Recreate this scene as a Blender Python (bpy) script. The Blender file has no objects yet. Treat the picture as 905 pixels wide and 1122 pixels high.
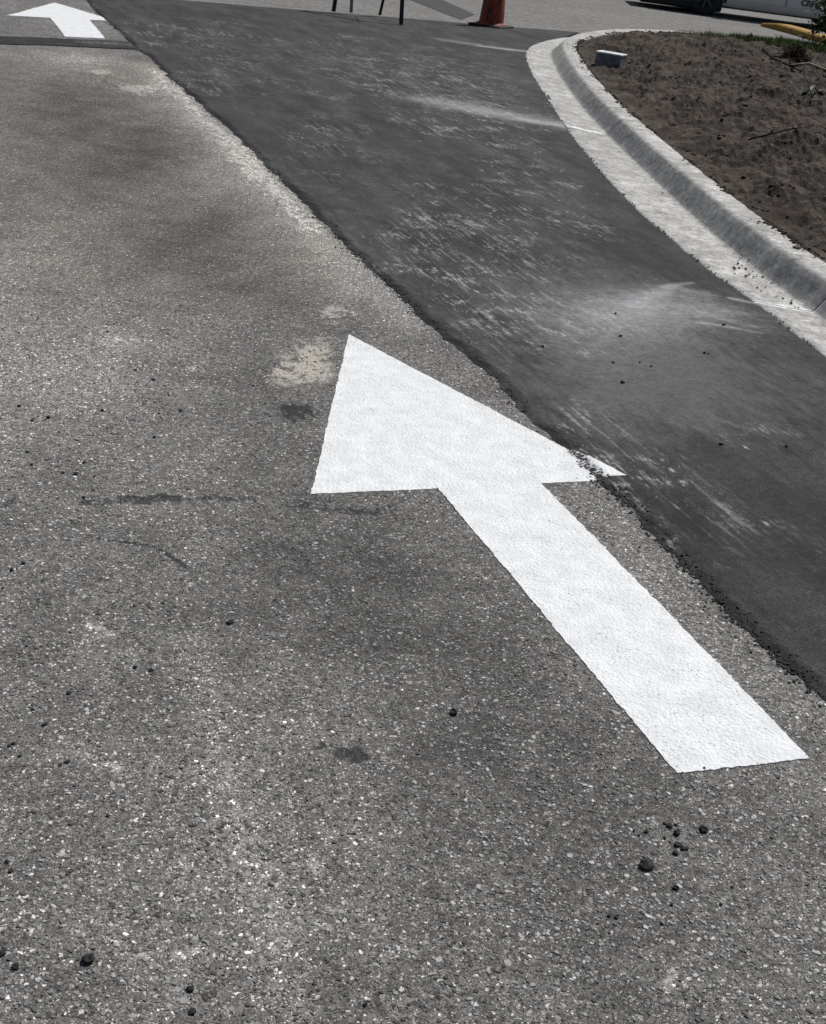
import bpy, bmesh, math, random
import numpy as np
from mathutils import Vector, Matrix

scene = bpy.context.scene
random.seed(7)
rng = np.random.default_rng(11)
C = scene.collection

# ------------------------------------------------------------------ camera
CAM_H, FPX, PITCH, ROLL = 1.5, 1390.0, 0.452, 0.13
cam_data = bpy.data.cameras.new("camera")
cam_data.sensor_fit = 'HORIZONTAL'
cam_data.sensor_width = 36.0
cam_data.lens = FPX / 905.0 * 36.0
cam_data.clip_start = 0.05
cam_data.clip_end = 2000
cam = bpy.data.objects.new("camera", cam_data)
C.objects.link(cam)
cam.matrix_world = (Matrix.Translation((0, 0, CAM_H)) @ Matrix.Rotation(math.pi / 2 - PITCH, 4, 'X')
                    @ Matrix.Rotation(ROLL, 4, 'Z'))
scene.camera = cam

# ------------------------------------------------------------------ light
SUN_EL, SUN_AZ = math.radians(56), math.radians(38)      # azimuth clockwise from +Y (beyond, to the right)
world = bpy.data.worlds.new("World")
scene.world = world
world.use_nodes = True
wn = world.node_tree.nodes
wl = world.node_tree.links
sky = wn.new('ShaderNodeTexSky')
sky.sky_type = 'NISHITA'
sky.sun_disc = False
sky.sun_elevation = SUN_EL
sky.sun_rotation = SUN_AZ
sky.air_density = 1.0
sky.dust_density = 2.5
wn['Background'].inputs['Strength'].default_value = 0.055
wl.new(sky.outputs[0], wn['Background'].inputs['Color'])
sd = bpy.data.lights.new("sun", 'SUN')
sd.energy = 3.9
sd.angle = math.radians(0.53)
sd.color = (1.0, 0.975, 0.945)
sun = bpy.data.objects.new("sun", sd)
C.objects.link(sun)
sdir = Vector((math.sin(SUN_AZ) * math.cos(SUN_EL), math.cos(SUN_AZ) * math.cos(SUN_EL), math.sin(SUN_EL)))
sun.rotation_euler = (-sdir).to_track_quat('-Z', 'Y').to_euler()
sun.location = (0, 0, 20)
vs = scene.view_settings
vs.view_transform = 'Standard'
vs.look = 'None'
vs.gamma = 1.0
vs.exposure = 0.0
vs.use_curve_mapping = False
scene.render.resolution_x = 826
scene.render.resolution_y = 1024
scene.render.engine = 'CYCLES'


# ------------------------------------------------------------------ helpers
def G(px, py, z=0.0):
    """Survey helper: photo pixel -> point of the horizontal plane at height z."""
    px = np.asarray(px, float); py = np.asarray(py, float)
    x2 = px - 452.5; y2 = -(py - 561.0)
    c, s = math.cos(ROLL), math.sin(ROLL)
    X = (c * x2 - s * y2) / FPX; Y = (s * x2 + c * y2) / FPX
    y = math.cos(PITCH) + Y * math.sin(PITCH)
    zz = -math.sin(PITCH) + Y * math.cos(PITCH)
    t = (z - CAM_H) / zz
    return np.stack([X * t, y * t], -1)


def _hash(ix, iy, seed):
    h = (ix.astype(np.int64) * 374761393 + iy.astype(np.int64) * 668265263 + seed * 1442695041) & 0x7fffffff
    h = ((h ^ (h >> 13)) * 1274126177) & 0x7fffffff
    return ((h ^ (h >> 16)) & 0xffff) / 65535.0


def pn(x, y, seed=0):
    """Gradient noise about -0.7..0.7"""
    x = np.asarray(x, float); y = np.asarray(y, float)
    x, y = np.broadcast_arrays(x, y)
    ix = np.floor(x); iy = np.floor(y)
    fx = x - ix; fy = y - iy
    u = fx * fx * fx * (fx * (fx * 6 - 15) + 10); v = fy * fy * fy * (fy * (fy * 6 - 15) + 10)
    def g(dx, dy):
        a = _hash(ix + dx, iy + dy, seed) * 2 * math.pi
        return np.cos(a) * (fx - dx) + np.sin(a) * (fy - dy)
    a = g(0, 0) * (1 - u) + g(1, 0) * u
    b = g(0, 1) * (1 - u) + g(1, 1) * u
    return a * (1 - v) + b * v


def fbm(x, y, octv=4, seed=0):
    t = 0; a = 1.0
    for k in range(octv):
        t = t + a * pn(x * 2 ** k + 17.3 * k, y * 2 ** k - 9.1 * k, seed + k)
        a *= 0.5
    return t


def sstep(a, b, x):
    t = np.clip((x - a) / (b - a), 0, 1)
    return t * t * (3 - 2 * t)


def mesh_np(name, V, F, smooth=False):
    """V (n,3), F (m,k) same-size faces"""
    V = np.asarray(V, np.float32); F = np.asarray(F, np.int32)
    me = bpy.data.meshes.new(name)
    k = F.shape[1]
    me.vertices.add(len(V)); me.vertices.foreach_set('co', V.ravel())
    me.loops.add(F.size); me.loops.foreach_set('vertex_index', F.ravel())
    me.polygons.add(len(F)); me.polygons.foreach_set('loop_start', np.arange(0, F.size, k, dtype=np.int32))
    me.polygons.foreach_set('use_smooth', np.full(len(F), smooth))
    me.update(calc_edges=True)
    return me


def fattr(me, name, vals):
    a = me.attributes.new(name, 'FLOAT', 'POINT')
    a.data.foreach_set('value', np.asarray(vals, np.float32).ravel())


def grid_faces(nr, nc):
    i = np.arange((nr - 1) * (nc - 1)); r = i // (nc - 1); c = i % (nc - 1)
    a = r * nc + c
    return np.stack([a, a + 1, a + nc + 1, a + nc], 1)


def link(name, me, m=None, parent=None, loc=None):
    o = bpy.data.objects.new(name, me)
    C.objects.link(o)
    if m and me is not None and not me.materials:
        me.materials.append(m)
    if parent:
        o.parent = parent
    if loc is not None:
        o.location = loc
    return o


def tag(o, label, cat=None, group=None, kind=None):
    o['label'] = label
    if cat: o['category'] = cat
    if group: o['group'] = group
    if kind: o['kind'] = kind
    return o


def thing(name, label, cat, loc=(0, 0, 0), rz=0.0, group=None):
    o = bpy.data.objects.new(name, None)
    C.objects.link(o)
    o.location = loc; o.rotation_euler = (0, 0, rz)
    o.empty_display_size = 0.1
    return tag(o, label, cat, group)


def bm_obj(name, bm, m, parent=None, smooth=False, bevel=0.0, loc=None):
    if bevel:
        bmesh.ops.bevel(bm, geom=list(bm.edges), offset=bevel, segments=2, affect='EDGES', profile=0.5)
    me = bpy.data.meshes.new(name)
    bmesh.ops.recalc_face_normals(bm, faces=bm.faces)
    bm.to_mesh(me); bm.free()
    if smooth:
        me.polygons.foreach_set('use_smooth', np.ones(len(me.polygons), bool))
    return link(name, me, m, parent, loc)


def box(bm, x0, x1, y0, y1, z0, z1):
    r = bmesh.ops.create_cube(bm, size=1.0)
    for v in r['verts']:
        v.co = Vector((x0 + (v.co.x + .5) * (x1 - x0), y0 + (v.co.y + .5) * (y1 - y0), z0 + (v.co.z + .5) * (z1 - z0)))
    return r['verts']


def tube(bm, pts, rads, n=8, caps=True):
    pts = [Vector(p) for p in pts]
    rings = []
    for i, p in enumerate(pts):
        d = (pts[min(i + 1, len(pts) - 1)] - pts[max(i - 1, 0)]).normalized()
        a = d.cross(Vector((0, 0, 1)))
        if a.length < 1e-3: a = Vector((1, 0, 0))
        a.normalize(); b = d.cross(a)
        rings.append([bm.verts.new(p + (a * math.cos(2 * math.pi * k / n) + b * math.sin(2 * math.pi * k / n)) * rads[i]) for k in range(n)])
    for r0, r1 in zip(rings, rings[1:]):
        for k in range(n):
            bm.faces.new((r0[k], r0[(k + 1) % n], r1[(k + 1) % n], r1[k]))
    if caps:
        bm.faces.new(rings[0]); bm.faces.new(rings[-1])


def lathe(bm, prof, n=32, axis='Z', cx=0, cy=0, cz=0):
    rings = []
    for r, h in prof:
        ring = []
        for k in range(n):
            a = 2 * math.pi * k / n
            if axis == 'Z': co = (cx + r * math.cos(a), cy + r * math.sin(a), cz + h)
            else: co = (cx + r * math.cos(a), cy + h, cz + r * math.sin(a))
            ring.append(bm.verts.new(co))
        rings.append(ring)
    for r0, r1 in zip(rings, rings[1:]):
        for k in range(n):
            bm.faces.new((r0[k], r0[(k + 1) % n], r1[(k + 1) % n], r1[k]))
    return rings


# ------------------------------------------------------------------ node helper
class NT:
    def __init__(s, name):
        s.m = bpy.data.materials.new(name); s.m.use_nodes = True
        s.t = s.m.node_tree; s.b = s.t.nodes['Principled BSDF']
        tc = s.t.nodes.new('ShaderNodeTexCoord'); s.P = tc.outputs['Object']
    def new(s, ty, **kw):
        n = s.t.nodes.new(ty)
        for k, v in kw.items(): setattr(n, k, v)
        return n
    def put(s, sock, v):
        if v is None: return
        if isinstance(v, bpy.types.NodeSocket): s.t.links.new(v, sock)
        else:
            if isinstance(v, tuple) and len(v) == 3 and sock.type == 'RGBA': v = (*v, 1)
            sock.default_value = v
    def math(s, op, a, b=0.0, c=None, clamp=False):
        n = s.new('ShaderNodeMath', operation=op, use_clamp=clamp)
        s.put(n.inputs[0], a); s.put(n.inputs[1], b)
        if c is not None: s.put(n.inputs[2], c)
        return n.outputs[0]
    def add(s, a, b): return s.math('ADD', a, b)
    def mul(s, a, b): return s.math('MULTIPLY', a, b)
    def step(s, x, lo, hi):
        n = s.new('ShaderNodeMapRange', interpolation_type='SMOOTHSTEP')
        s.put(n.inputs[0], x); s.put(n.inputs[1], lo); s.put(n.inputs[2], hi)
        return n.outputs[0]
    def lin(s, x, a0, a1, b0, b1):
        n = s.new('ShaderNodeMapRange')
        for i, v in enumerate((x, a0, a1, b0, b1)): s.put(n.inputs[i], v)
        return n.outputs[0]
    def noise(s, scale, detail=3, rough=.55, vec=None, dist=0.0):
        n = s.new('ShaderNodeTexNoise'); s.put(n.inputs['Vector'], vec or s.P)
        n.inputs['Scale'].default_value = scale; n.inputs['Detail'].default_value = detail
        n.inputs['Roughness'].default_value = rough; n.inputs['Distortion'].default_value = dist
        return n.outputs['Fac']
    def voro(s, scale, feature='F1', rand=1.0, vec=None):
        n = s.new('ShaderNodeTexVoronoi', feature=feature); s.put(n.inputs['Vector'], vec or s.P)
        n.inputs['Scale'].default_value = scale; n.inputs['Randomness'].default_value = rand
        return n
    def mapping(s, scale=(1, 1, 1), rot=(0, 0, 0), vec=None):
        n = s.new('ShaderNodeMapping'); s.put(n.inputs['Vector'], vec or s.P)
        n.inputs['Scale'].default_value = scale; n.inputs['Rotation'].default_value = rot
        return n.outputs[0]
    def mix(s, f, a, b, mode='MIX'):
        n = s.new('ShaderNodeMix', data_type='RGBA', blend_type=mode)
        s.put(n.inputs[0], f); s.put(n.inputs[6], a); s.put(n.inputs[7], b)
        return n.outputs[2]
    def ramp(s, f, stops):
        n = s.new('ShaderNodeValToRGB'); s.put(n.inputs[0], f)
        cr = n.color_ramp
        while len(cr.elements) < len(stops): cr.elements.new(0.5)
        for e, (p, c) in zip(cr.elements, stops): e.position = p; e.color = (*c, 1)
        return n.outputs[0]
    def attr(s, name):
        return s.new('ShaderNodeAttribute', attribute_name=name).outputs['Fac']
    def sep(s, col):
        n = s.new('ShaderNodeSeparateColor'); s.put(n.inputs[0], col)
        return n.outputs
    def bump(s, h, strength=.5, dist=.002, normal=None):
        n = s.new('ShaderNodeBump'); n.inputs['Strength'].default_value = strength
        n.inputs['Distance'].default_value = dist; s.put(n.inputs['Height'], h); s.put(n.inputs['Normal'], normal)
        return n.outputs[0]
    def done(s, col, rough=.9, normal=None, spec=.3):
        s.put(s.b.inputs['Base Color'], col); s.put(s.b.inputs['Roughness'], rough)
        s.put(s.b.inputs['Normal'], normal); s.b.inputs['Specular IOR Level'].default_value = spec
        return s.m


def grey(v, t=0.0):
    return (v * (1 + t), v, v * (1 - t * 1.3))


def simple(name, col, rough=.6, var=.25, scale=30, spec=.4, metal=0.0, bumpd=0.0005):
    n = NT(name)
    f = n.noise(scale, 4, .6)
    c = n.mix(n.step(f, .3, .7), tuple(x * (1 - var) for x in col), tuple(x * (1 + var) for x in col))
    n.b.inputs['Metallic'].default_value = metal
    return n.done(c, rough, n.bump(f, .4, bumpd), spec)


# ------------------------------------------------------------------ materials
def mat_old_asphalt():
    n = NT("old_asphalt")
    warp = n.noise(60, 2)
    big = n.noise(.9, 4, .55); mid = n.noise(6, 5, .6); fine = n.noise(420, 3, .7)
    vecw = n.new('ShaderNodeVectorMath', operation='ADD')
    off = n.new('ShaderNodeVectorMath', operation='SCALE'); nz = n.new('ShaderNodeTexNoise')
    n.put(nz.inputs['Vector'], n.P); nz.inputs['Scale'].default_value = 90; nz.inputs['Detail'].default_value = 2
    n.put(off.inputs[0], nz.outputs['Color']); off.inputs['Scale'].default_value = .012
    n.put(vecw.inputs[0], n.P); n.put(vecw.inputs[1], off.outputs[0])
    W = vecw.outputs[0]
    # flatten the third axis so stones are read as one cut plane
    Wf = n.mapping((1, 1, .02), vec=W)
    matrix = n.mix(n.step(mid, .3, .72), (.066, .065, .061), (.118, .115, .108))
    matrix = n.mix(n.step(fine, .46, .66), matrix, (.200, .196, .186))
    matrix = n.mix(n.step(n.noise(210, 3, .6), .52, .62), matrix, (.022, .0215, .0205))
    # three sizes of worn aggregate
    speck = n.noise(48, 6, .82); clus = n.noise(17, 5, .7)
    col = matrix; height = n.mul(fine, .25)
    tone = n.attr('tone')
    for sc, thr, lo, hi, prob in ((430, .42, .13, .46, .34), (215, .42, .14, .55, .46), (120, .40, .14, .60, .58)):
        v = n.voro(sc, vec=Wf)
        cs = n.sep(v.outputs['Color'])
        keep = n.step(n.add(n.add(cs[0], n.mul(tone, .14)), n.mul(n.math('SUBTRACT', clus, .5), 1.5)), prob, prob + .02)
        size = n.add(thr - .14, n.mul(cs[1], .26))
        m = n.mul(n.math('SUBTRACT', 1.0, n.step(n.math('SUBTRACT', v.outputs['Distance'], size), -.05, .05)), keep)
        vv = n.math('POWER', cs[2], 2.2)
        sc_col = n.ramp(vv, [(0, grey(lo * .62, .05)), (.45, grey(lo * 1.25, .05)), (.8, grey((lo + hi) / 2, .03)), (1, grey(hi, .02))])
        col = n.mix(n.mul(m, .9), col, sc_col)
        height = n.add(height, n.mul(m, .5 if sc < 300 else .25))
    # wear, tint and stains with shapes of their own
    t2 = n.add(n.add(tone, n.mul(n.math('SUBTRACT', big, .5), .7)), n.mul(n.math('SUBTRACT', mid, .5), .7))
    gain = n.mul(n.lin(t2, -1.0, 1.0, .52, 2.45), n.lin(speck, .30, .70, .36, 1.64))
    cc = n.new('ShaderNodeCombineColor')
    for i in range(3): n.put(cc.inputs[i], gain)
    col = n.mix(1.0, col, cc.outputs[0], 'MULTIPLY')
    brown = n.step(n.add(n.attr('brown'), n.mul(n.math('SUBTRACT', mid, .5), .6)), .15, .9)
    col = n.mix(n.mul(brown, .55), col, n.mix(1.0, col, (1.07, .985, .885), 'MULTIPLY'))
    rag = n.add(n.mul(n.math('SUBTRACT', n.noise(70, 4, .65), .5), 1.8), n.mul(n.math('SUBTRACT', n.noise(230, 3, .7), .5), 2.6))
    rag = n.add(rag, n.mul(n.math('SUBTRACT', n.noise(19, 4, .65), .5), 2.4))
    dust = n.step(n.add(n.mul(n.attr('dust'), 1.15), n.mul(rag, .85)), .42, .98)
    lift = n.mix(1.0, n.mix(1.0, col, (1.75, 1.73, 1.68), 'MULTIPLY'), (.10, .099, .094), 'ADD')
    col = n.mix(n.mul(dust, .85), col, lift)
    sand = n.step(n.add(n.mul(n.attr('sand'), 1.3), n.mul(rag, .6)), .22, 1.0)
    col = n.mix(n.mul(sand, .86), col, (.56, .52, .45))
    dark = n.step(n.add(n.attr('dark'), n.mul(rag, .42)), .30, .55)
    col = n.mix(n.mul(dark, .88), col, n.mix(1.0, col, (.13, .13, .128), 'MULTIPLY'))
    crack = n.step(n.add(n.attr('crack'), n.mul(rag, .5)), .45, .75)
    col = n.mix(n.mul(crack, .8), col, (.03, .03, .028))
    height = n.math('SUBTRACT', height, n.mul(crack, 1.0))
    nb = n.bump(height, 1.0, .0052, n.bump(n.noise(35, 4, .6), .35, .004))
    return n.done(col, n.lin(dark, 0, 1, .88, .6), nb, .25)


def mat_new_asphalt():
    n = NT("new_asphalt")
    ang = -math.atan2(.40, .916)         # laying direction, along the seam
    fine = n.noise(520, 3, .75); grit = n.noise(190, 4, .7); mid = n.noise(5, 4, .6); big = n.noise(1.1, 3, .55)
    S1 = n.mapping((1, 1, 1), (0, 0, ang)); PF = n.mapping((1, .55, 1))
    st = n.noise(9, 4, .6, n.mapping((3.2, .8, 1), (0, 0, 0), S1))
    st2 = n.noise(26, 4, .65, n.mapping((2.6, .9, 1), (0, 0, 0), S1))
    base = n.mix(n.step(n.add(n.mul(mid, .6), n.mul(big, .4)), .32, .68), (.012, .0122, .0125), (.031, .0315, .0315))
    base = n.mix(n.step(fine, .48, .68), base, (.098, .099, .099))
    base = n.mix(n.step(grit, .53, .64), base, (.009, .009, .0095))
    v = n.voro(240, vec=n.mapping((1, 1, .02)))
    cs = n.sep(v.outputs['Color'])
    m = n.mul(n.step(cs[0], .80, .82), n.math('SUBTRACT', 1.0, n.step(v.outputs['Distance'], .2, .42)))
    base = n.mix(n.mul(m, .8), base, n.mix(cs[1], (.06, .06, .06), (.22, .22, .215)))
    sw = n.noise(2.2, 4, .6, n.mapping((2.2, .45, 1), (0, 0, 0), S1)); speck = n.noise(42, 6, .82)
    gg = n.mul(n.lin(speck, .30, .70, .45, 1.55), n.lin(sw, .32, .68, .48, 1.50))
    cc = n.new('ShaderNodeCombineColor')
    for i in range(3): n.put(cc.inputs[i], gg)
    base = n.mix(1.0, base, cc.outputs[0], 'MULTIPLY')
    tone = n.attr('tone')
    # grey film of roller dust in streaks
    film = n.step(n.add(n.add(n.mul(st, .75), n.mul(mid, .35)), n.mul(tone, .62)), .52, 1.05)
    grain = n.mul(n.lin(n.add(n.mul(fine, .6), n.mul(grit, .4)), .35, .65, .35, 1.15), n.lin(speck, .3, .7, .5, 1.4))
    base = n.mix(n.mul(n.mul(film, grain), .56), base, (.165, .167, .168))
    # pale scuffs dragged along the laying direction
    patch = n.step(n.add(n.noise(1.7, 5, .65), n.mul(n.attr('scuff'), .55)), .49, .84)
    long = n.noise(7, 5, .7, n.mapping((5.0, .40, 1), (0, 0, 0), S1)); clus = n.noise(4.5, 4, .7)
    brk = n.lin(speck, .36, .62, .05, 1.25)
    sc = n.mul(n.mul(n.step(n.add(long, n.mul(n.math('SUBTRACT', clus, .5), .35)), .50, .68), brk), patch)
    base = n.mix(n.math('MINIMUM', n.mul(sc, .60), .8), base, (.40, .40, .395))
    sc2 = n.mul(n.step(n.add(st2, n.mul(n.math('SUBTRACT', clus, .5), .7)), .58, .70), patch)
    base = n.mix(n.mul(sc2, .55), base, (.42, .42, .415))
    v2 = n.voro(11, vec=n.mapping((2.0, .9, .02), (0, 0, 0), S1))
    c2 = n.sep(v2.outputs['Color'])
    d2 = n.add(v2.outputs['Distance'], n.mul(n.math('SUBTRACT', grit, .5), .5))
    sp = n.mul(n.mul(n.step(c2[0], .84, .90), n.math('SUBTRACT', 1.0, n.step(d2, .02, .22))), n.step(n.add(patch, n.attr('scuff')), .12, .5))
    base = n.mix(n.mul(sp, .78), base, (.48, .48, .47))
    rag = n.add(n.add(n.mul(n.math('SUBTRACT', n.noise(60, 4, .65), .5), .9), n.mul(n.math('SUBTRACT', fine, .5), .8)), n.mul(n.math('SUBTRACT', n.noise(12, 4, .7), .5), 1.6))
    dust = n.step(n.add(n.mul(n.attr('dust'), 1.4), n.mul(rag, .45)), .04, 1.0)
    base = n.mix(n.mul(n.mul(dust, grain), .74), base, (.50, .51, .51))
    edge = n.step(n.add(n.attr('edge'), n.mul(rag, .5)), .4, .8)
    base = n.mix(n.mul(edge, .8), base, n.mix(n.step(n.noise(130, 3), .6, .7), (.013, .013, .0135), (.075, .075, .074)))
    h = n.add(n.mul(fine, .3), n.add(n.mul(grit, .8), n.mul(m, .3)))
    h = n.add(h, n.mul(n.attr('edge'), n.mul(n.noise(85, 3, .6), 3.0)))
    return n.done(base, .86, n.bump(h, .8, .0022, n.bump(st, .25, .006)), .28)


def mat_paint():
    n = NT("white_road_paint")
    fine = n.noise(300, 4, .7); mid = n.noise(14, 4, .6)
    v = n.voro(120, vec=n.mapping((1, 1, .02)))
    ve = n.voro(7, feature='DISTANCE_TO_EDGE', vec=n.mapping((1, 1, .02), vec=None))
    col = n.mix(n.step(mid, .3, .7), (.66, .675, .675), (.78, .795, .795))
    col = n.mix(n.mul(n.step(fine, .58, .72), .5), col, (.56, .565, .56))
    pits = n.mul(n.step(n.noise(150, 4, .7), .62, .68), n.step(n.noise(9, 4, .7), .42, .6))
    col = n.mix(n.mul(pits, .8), col, (.17, .17, .165))
    wob = n.mul(n.math('SUBTRACT', n.noise(30, 4), .5), .02)
    crack = n.mul(n.math('SUBTRACT', 1.0, n.step(n.math('ABSOLUTE', n.add(ve.outputs['Distance'], wob)), .0015, .007)), n.step(n.noise(3.1, 3), .55, .66))
    col = n.mix(n.mul(crack, .35), col, (.30, .30, .295))
    bare = n.step(n.add(n.attr('bare'), n.mul(n.math('SUBTRACT', n.noise(120, 4, .7), .5), 1.9)), .5, .62)
    col = n.mix(bare, col, n.mix(n.step(n.noise(90, 3), .45, .6), (.02, .02, .021), (.085, .085, .083)))
    h = n.add(n.add(n.mul(fine, .5), n.math('SUBTRACT', 1.0, v.outputs['Distance'])), n.mul(pits, -1.5))
    h = n.math('SUBTRACT', h, n.mul(bare, 1.5))
    return n.done(col, .62, n.bump(h, .9, .0028), .3)


def mat_concrete(name="kerb_concrete", lo=(.31, .306, .290), hi=(.55, .545, .52), paint=True):
    n = NT(name)
    mid = n.noise(7, 5, .65); fine = n.noise(260, 4, .7); big = n.noise(1.6, 3)
    col = n.mix(n.step(n.add(n.mul(mid, .6), n.mul(big, .4)), .33, .68), lo, hi)
    sp2 = n.noise(40, 6, .82); blot = n.noise(16, 6, .75, dist=.6)
    gg = n.mul(n.lin(sp2, .3, .7, .52, 1.48), n.lin(blot, .34, .66, .66, 1.28))
    cc = n.new('ShaderNodeCombineColor')
    for i in range(3): n.put(cc.inputs[i], gg)
    col = n.mix(n.mul(n.step(fine, .52, .74), .5), col, tuple(x * .62 for x in lo))
    pits = n.step(n.noise(75, 4, .7), .67, .72)
    col = n.mix(n.mul(pits, .6), col, (.12, .115, .105))
    if paint:
        grime = n.step(n.add(n.attr('grime'), n.mul(n.math('SUBTRACT', n.noise(22, 6, .75), .5), 2.2)), .30, .95)
        col = n.mix(n.mul(grime, .7), col, (.17, .162, .148))
        sm = n.attr('smooth')
        col = n.mix(n.mul(sm, .55), col, n.mix(n.step(mid, .3, .7), (.27, .262, .245), (.36, .35, .33)))
        pt = n.step(n.add(n.attr('dust'), n.mul(n.math('SUBTRACT', n.noise(90, 4, .7), .5), .5)), .3, .7)
        col = n.mix(n.mul(pt, .85), col, (.78, .785, .78))
    col = n.mix(1.0, col, cc.outputs[0], 'MULTIPLY')
    return n.done(col, .9, n.bump(n.add(n.mul(fine, .25), n.mul(sp2, .7)), .8, .006, n.bump(mid, .5, .006)), .2)


def mat_soil():
    n = NT("soil")
    a = n.noise(3, 6, .65); b = n.noise(38, 5, .7); c = n.noise(190, 4, .75)
    col = n.mix(n.step(a, .34, .66), (.038, .031, .0255), (.100, .083, .069))
    col = n.mix(n.mul(n.step(b, .5, .68), .75), col, (.038, .028, .022))
    col = n.mix(n.mul(n.step(c, .56, .7), .6), col, (.185, .16, .138))
    col = n.mix(n.mul(n.step(n.noise(11, 6, .75, n.mapping((.7, 1.5, 1), (0, 0, .5))), .52, .66), .55), col, (.165, .143, .122))
    sp = n.step(n.noise(95, 3, .7), .70, .735)
    col = n.mix(n.mul(sp, .7), col, (.30, .285, .25))
    return n.done(col, .95, n.bump(n.add(b, n.mul(c, .4)), .9, .012), .1)


def mat_street():
    n = NT("street_asphalt")
    a = n.noise(.5, 4); b = n.noise(5, 5, .6); c = n.noise(120, 4, .75)
    st = n.noise(2.2, 4, .6, n.mapping((.25, 2.2, 1), (0, 0, -.2)))
    col = n.mix(n.step(n.add(n.mul(a, .4), n.mul(b, .6)), .35, .65), (.125, .122, .114), (.185, .18, .168))
    col = n.mix(n.step(c, .5, .68), col, (.26, .25, .235))
    col = n.mix(n.mul(n.step(n.noise(60, 3, .7), .60, .68), .8), col, (.05, .05, .048))
    col = n.mix(n.mul(n.step(st, .55, .72), .45), col, (.085, .083, .079))
    sp = n.noise(13, 6, .85, n.mapping((1, .6, 1)))
    cc = n.new('ShaderNodeCombineColor')
    for i in range(3): n.put(cc.inputs[i], n.lin(sp, .3, .7, .45, 1.55))
    col = n.mix(1.0, col, cc.outputs[0], 'MULTIPLY')
    return n.done(col, .88, n.bump(c, .6, .003), .25)


M_OLD, M_NEW, M_PAINT, M_CONC, M_SOIL, M_STREET = mat_old_asphalt(), mat_new_asphalt(), mat_paint(), mat_concrete(), mat_soil(), mat_street()
M_CRUMB = simple("asphalt_crumb", (.014, .014, .0145), .8, .5, 300)
M_VERGE = simple("verge_grass", (.055, .075, .028), .95, .4, 8, .1)
M_BLACKMETAL = simple("black_metal", (.012, .012, .013), .5, .4, 40)
M_GREYMETAL = simple("grey_metal", (.20, .215, .21), .5, .2, 40, metal=.3)
M_ORANGE = simple("cone_orange", (.62, .085, .022), .55, .25, 22)
M_RUBBER = simple("black_rubber", (.022, .022, .023), .75, .4, 60)
M_TRENCH = None

# ------------------------------------------------------------------ surveyed lines
SEAM_PX = [(94, 0), (106, 15), (129, 33), (139, 43), (149, 55), (162, 61), (186, 85), (210, 106), (260, 150), (299, 189), (332, 222),
           (371, 261), (409, 297), (454, 341), (498, 382), (540, 414), (582, 461), (623, 495), (651, 521), (668, 539), (701, 572),
           (729, 605), (766, 633), (785, 659), (809, 684), (851, 722), (889, 755), (905, 767)]
_s = G(*zip(*SEAM_PX))[::-1]
_s = np.vstack([[1.62, 0.2], [1.40, 1.2], [1.14, 2.0], _s, [-4.67, 15.74], [-6.0, 19.2]])


def seam(y):
    return np.interp(y, _s[:, 1], _s[:, 0])


def edge_x(y):
    """Ragged left edge of the new asphalt."""
    y = np.asarray(y, float)
    j = .030 * pn(y * 5, 3.1, 5) + .020 * pn(y * 17, 1.7, 6) + .010 * pn(y * 45, .3, 7) + .006 * pn(y * 110, .9, 8)
    return seam(y) + j


OV = 0.014


def z_lane(x, y):
    return .004 * fbm(x * .8, y * .8, 2, 31)


def z_over(x, y):
    return OV + .004 * fbm(x * .8, y * .8, 2, 31) + .003 * fbm(x * 3, y * 3, 2, 41)


def z_road(x, y):
    k = sstep(-.004, .045, x - edge_x(y))
    return z_lane(x, y) * (1 - k) + z_over(x, y) * k


# masks measured in the photo and laid out on the ground plane
def spots(x, y, lst, grow=1.0):
    t = np.zeros_like(x)
    for (px, py, rx, ry, s) in lst:
        rx, ry = rx * grow, ry * grow
        c = G(px, py); a = np.linalg.norm(G(px + rx, py) - c); b = np.linalg.norm(G(px, py - ry) - G(px, py + ry)) / 2
        t += s * np.exp(-(((x - c[0]) / a) ** 2 + ((y - c[1]) / b) ** 2))
    return t


def stroke(x, y, pts, w, s=1.0, power=2):
    P = G(*zip(*pts)); d = np.full(x.shape, 1e9)
    for p, q in zip(P, P[1:]):
        e = q - p; L = e @ e
        t = np.clip(((x - p[0]) * e[0] + (y - p[1]) * e[1]) / L, 0, 1)
        d = np.minimum(d, np.hypot(x - p[0] - t * e[0], y - p[1] - t * e[1]))
    return s * np.exp(-(d / w) ** power)


# ------------------------------------------------------------------ ground, streets
def sheet(name, x0, x1, y0, y1, z, m, nx=2, ny=2):
    X, Y = np.meshgrid(np.linspace(x0, x1, nx), np.linspace(y0, y1, ny))
    V = np.stack([X.ravel(), Y.ravel(), np.full(X.size, z)], 1)
    return link(name, mesh_np(name, V, grid_faces(ny, nx)), m)


tag(sheet("ground", -400, 400, -400, 400, -.06, M_VERGE), "flat grassy ground reaching out past the pavements", kind="structure")
tag(sheet("cross_street", -60, 60, 12, 60, -.012, M_STREET), "light grey worn asphalt street beyond the new paving", kind="structure")

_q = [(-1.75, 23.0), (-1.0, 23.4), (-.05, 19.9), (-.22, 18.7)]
_me = bpy.data.meshes.new("street_dark_band"); _me.from_pydata([(x, y, -.007) for x, y in _q], [], [(0, 3, 2, 1)]); _me.update()  # flat darker band laid just above the street
tag(link("street_dark_band", _me, simple("dark_band", (.055, .055, .054), .88, .3, 60, .25)), "darker band running off across the street behind the cone", kind="structure")

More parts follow.
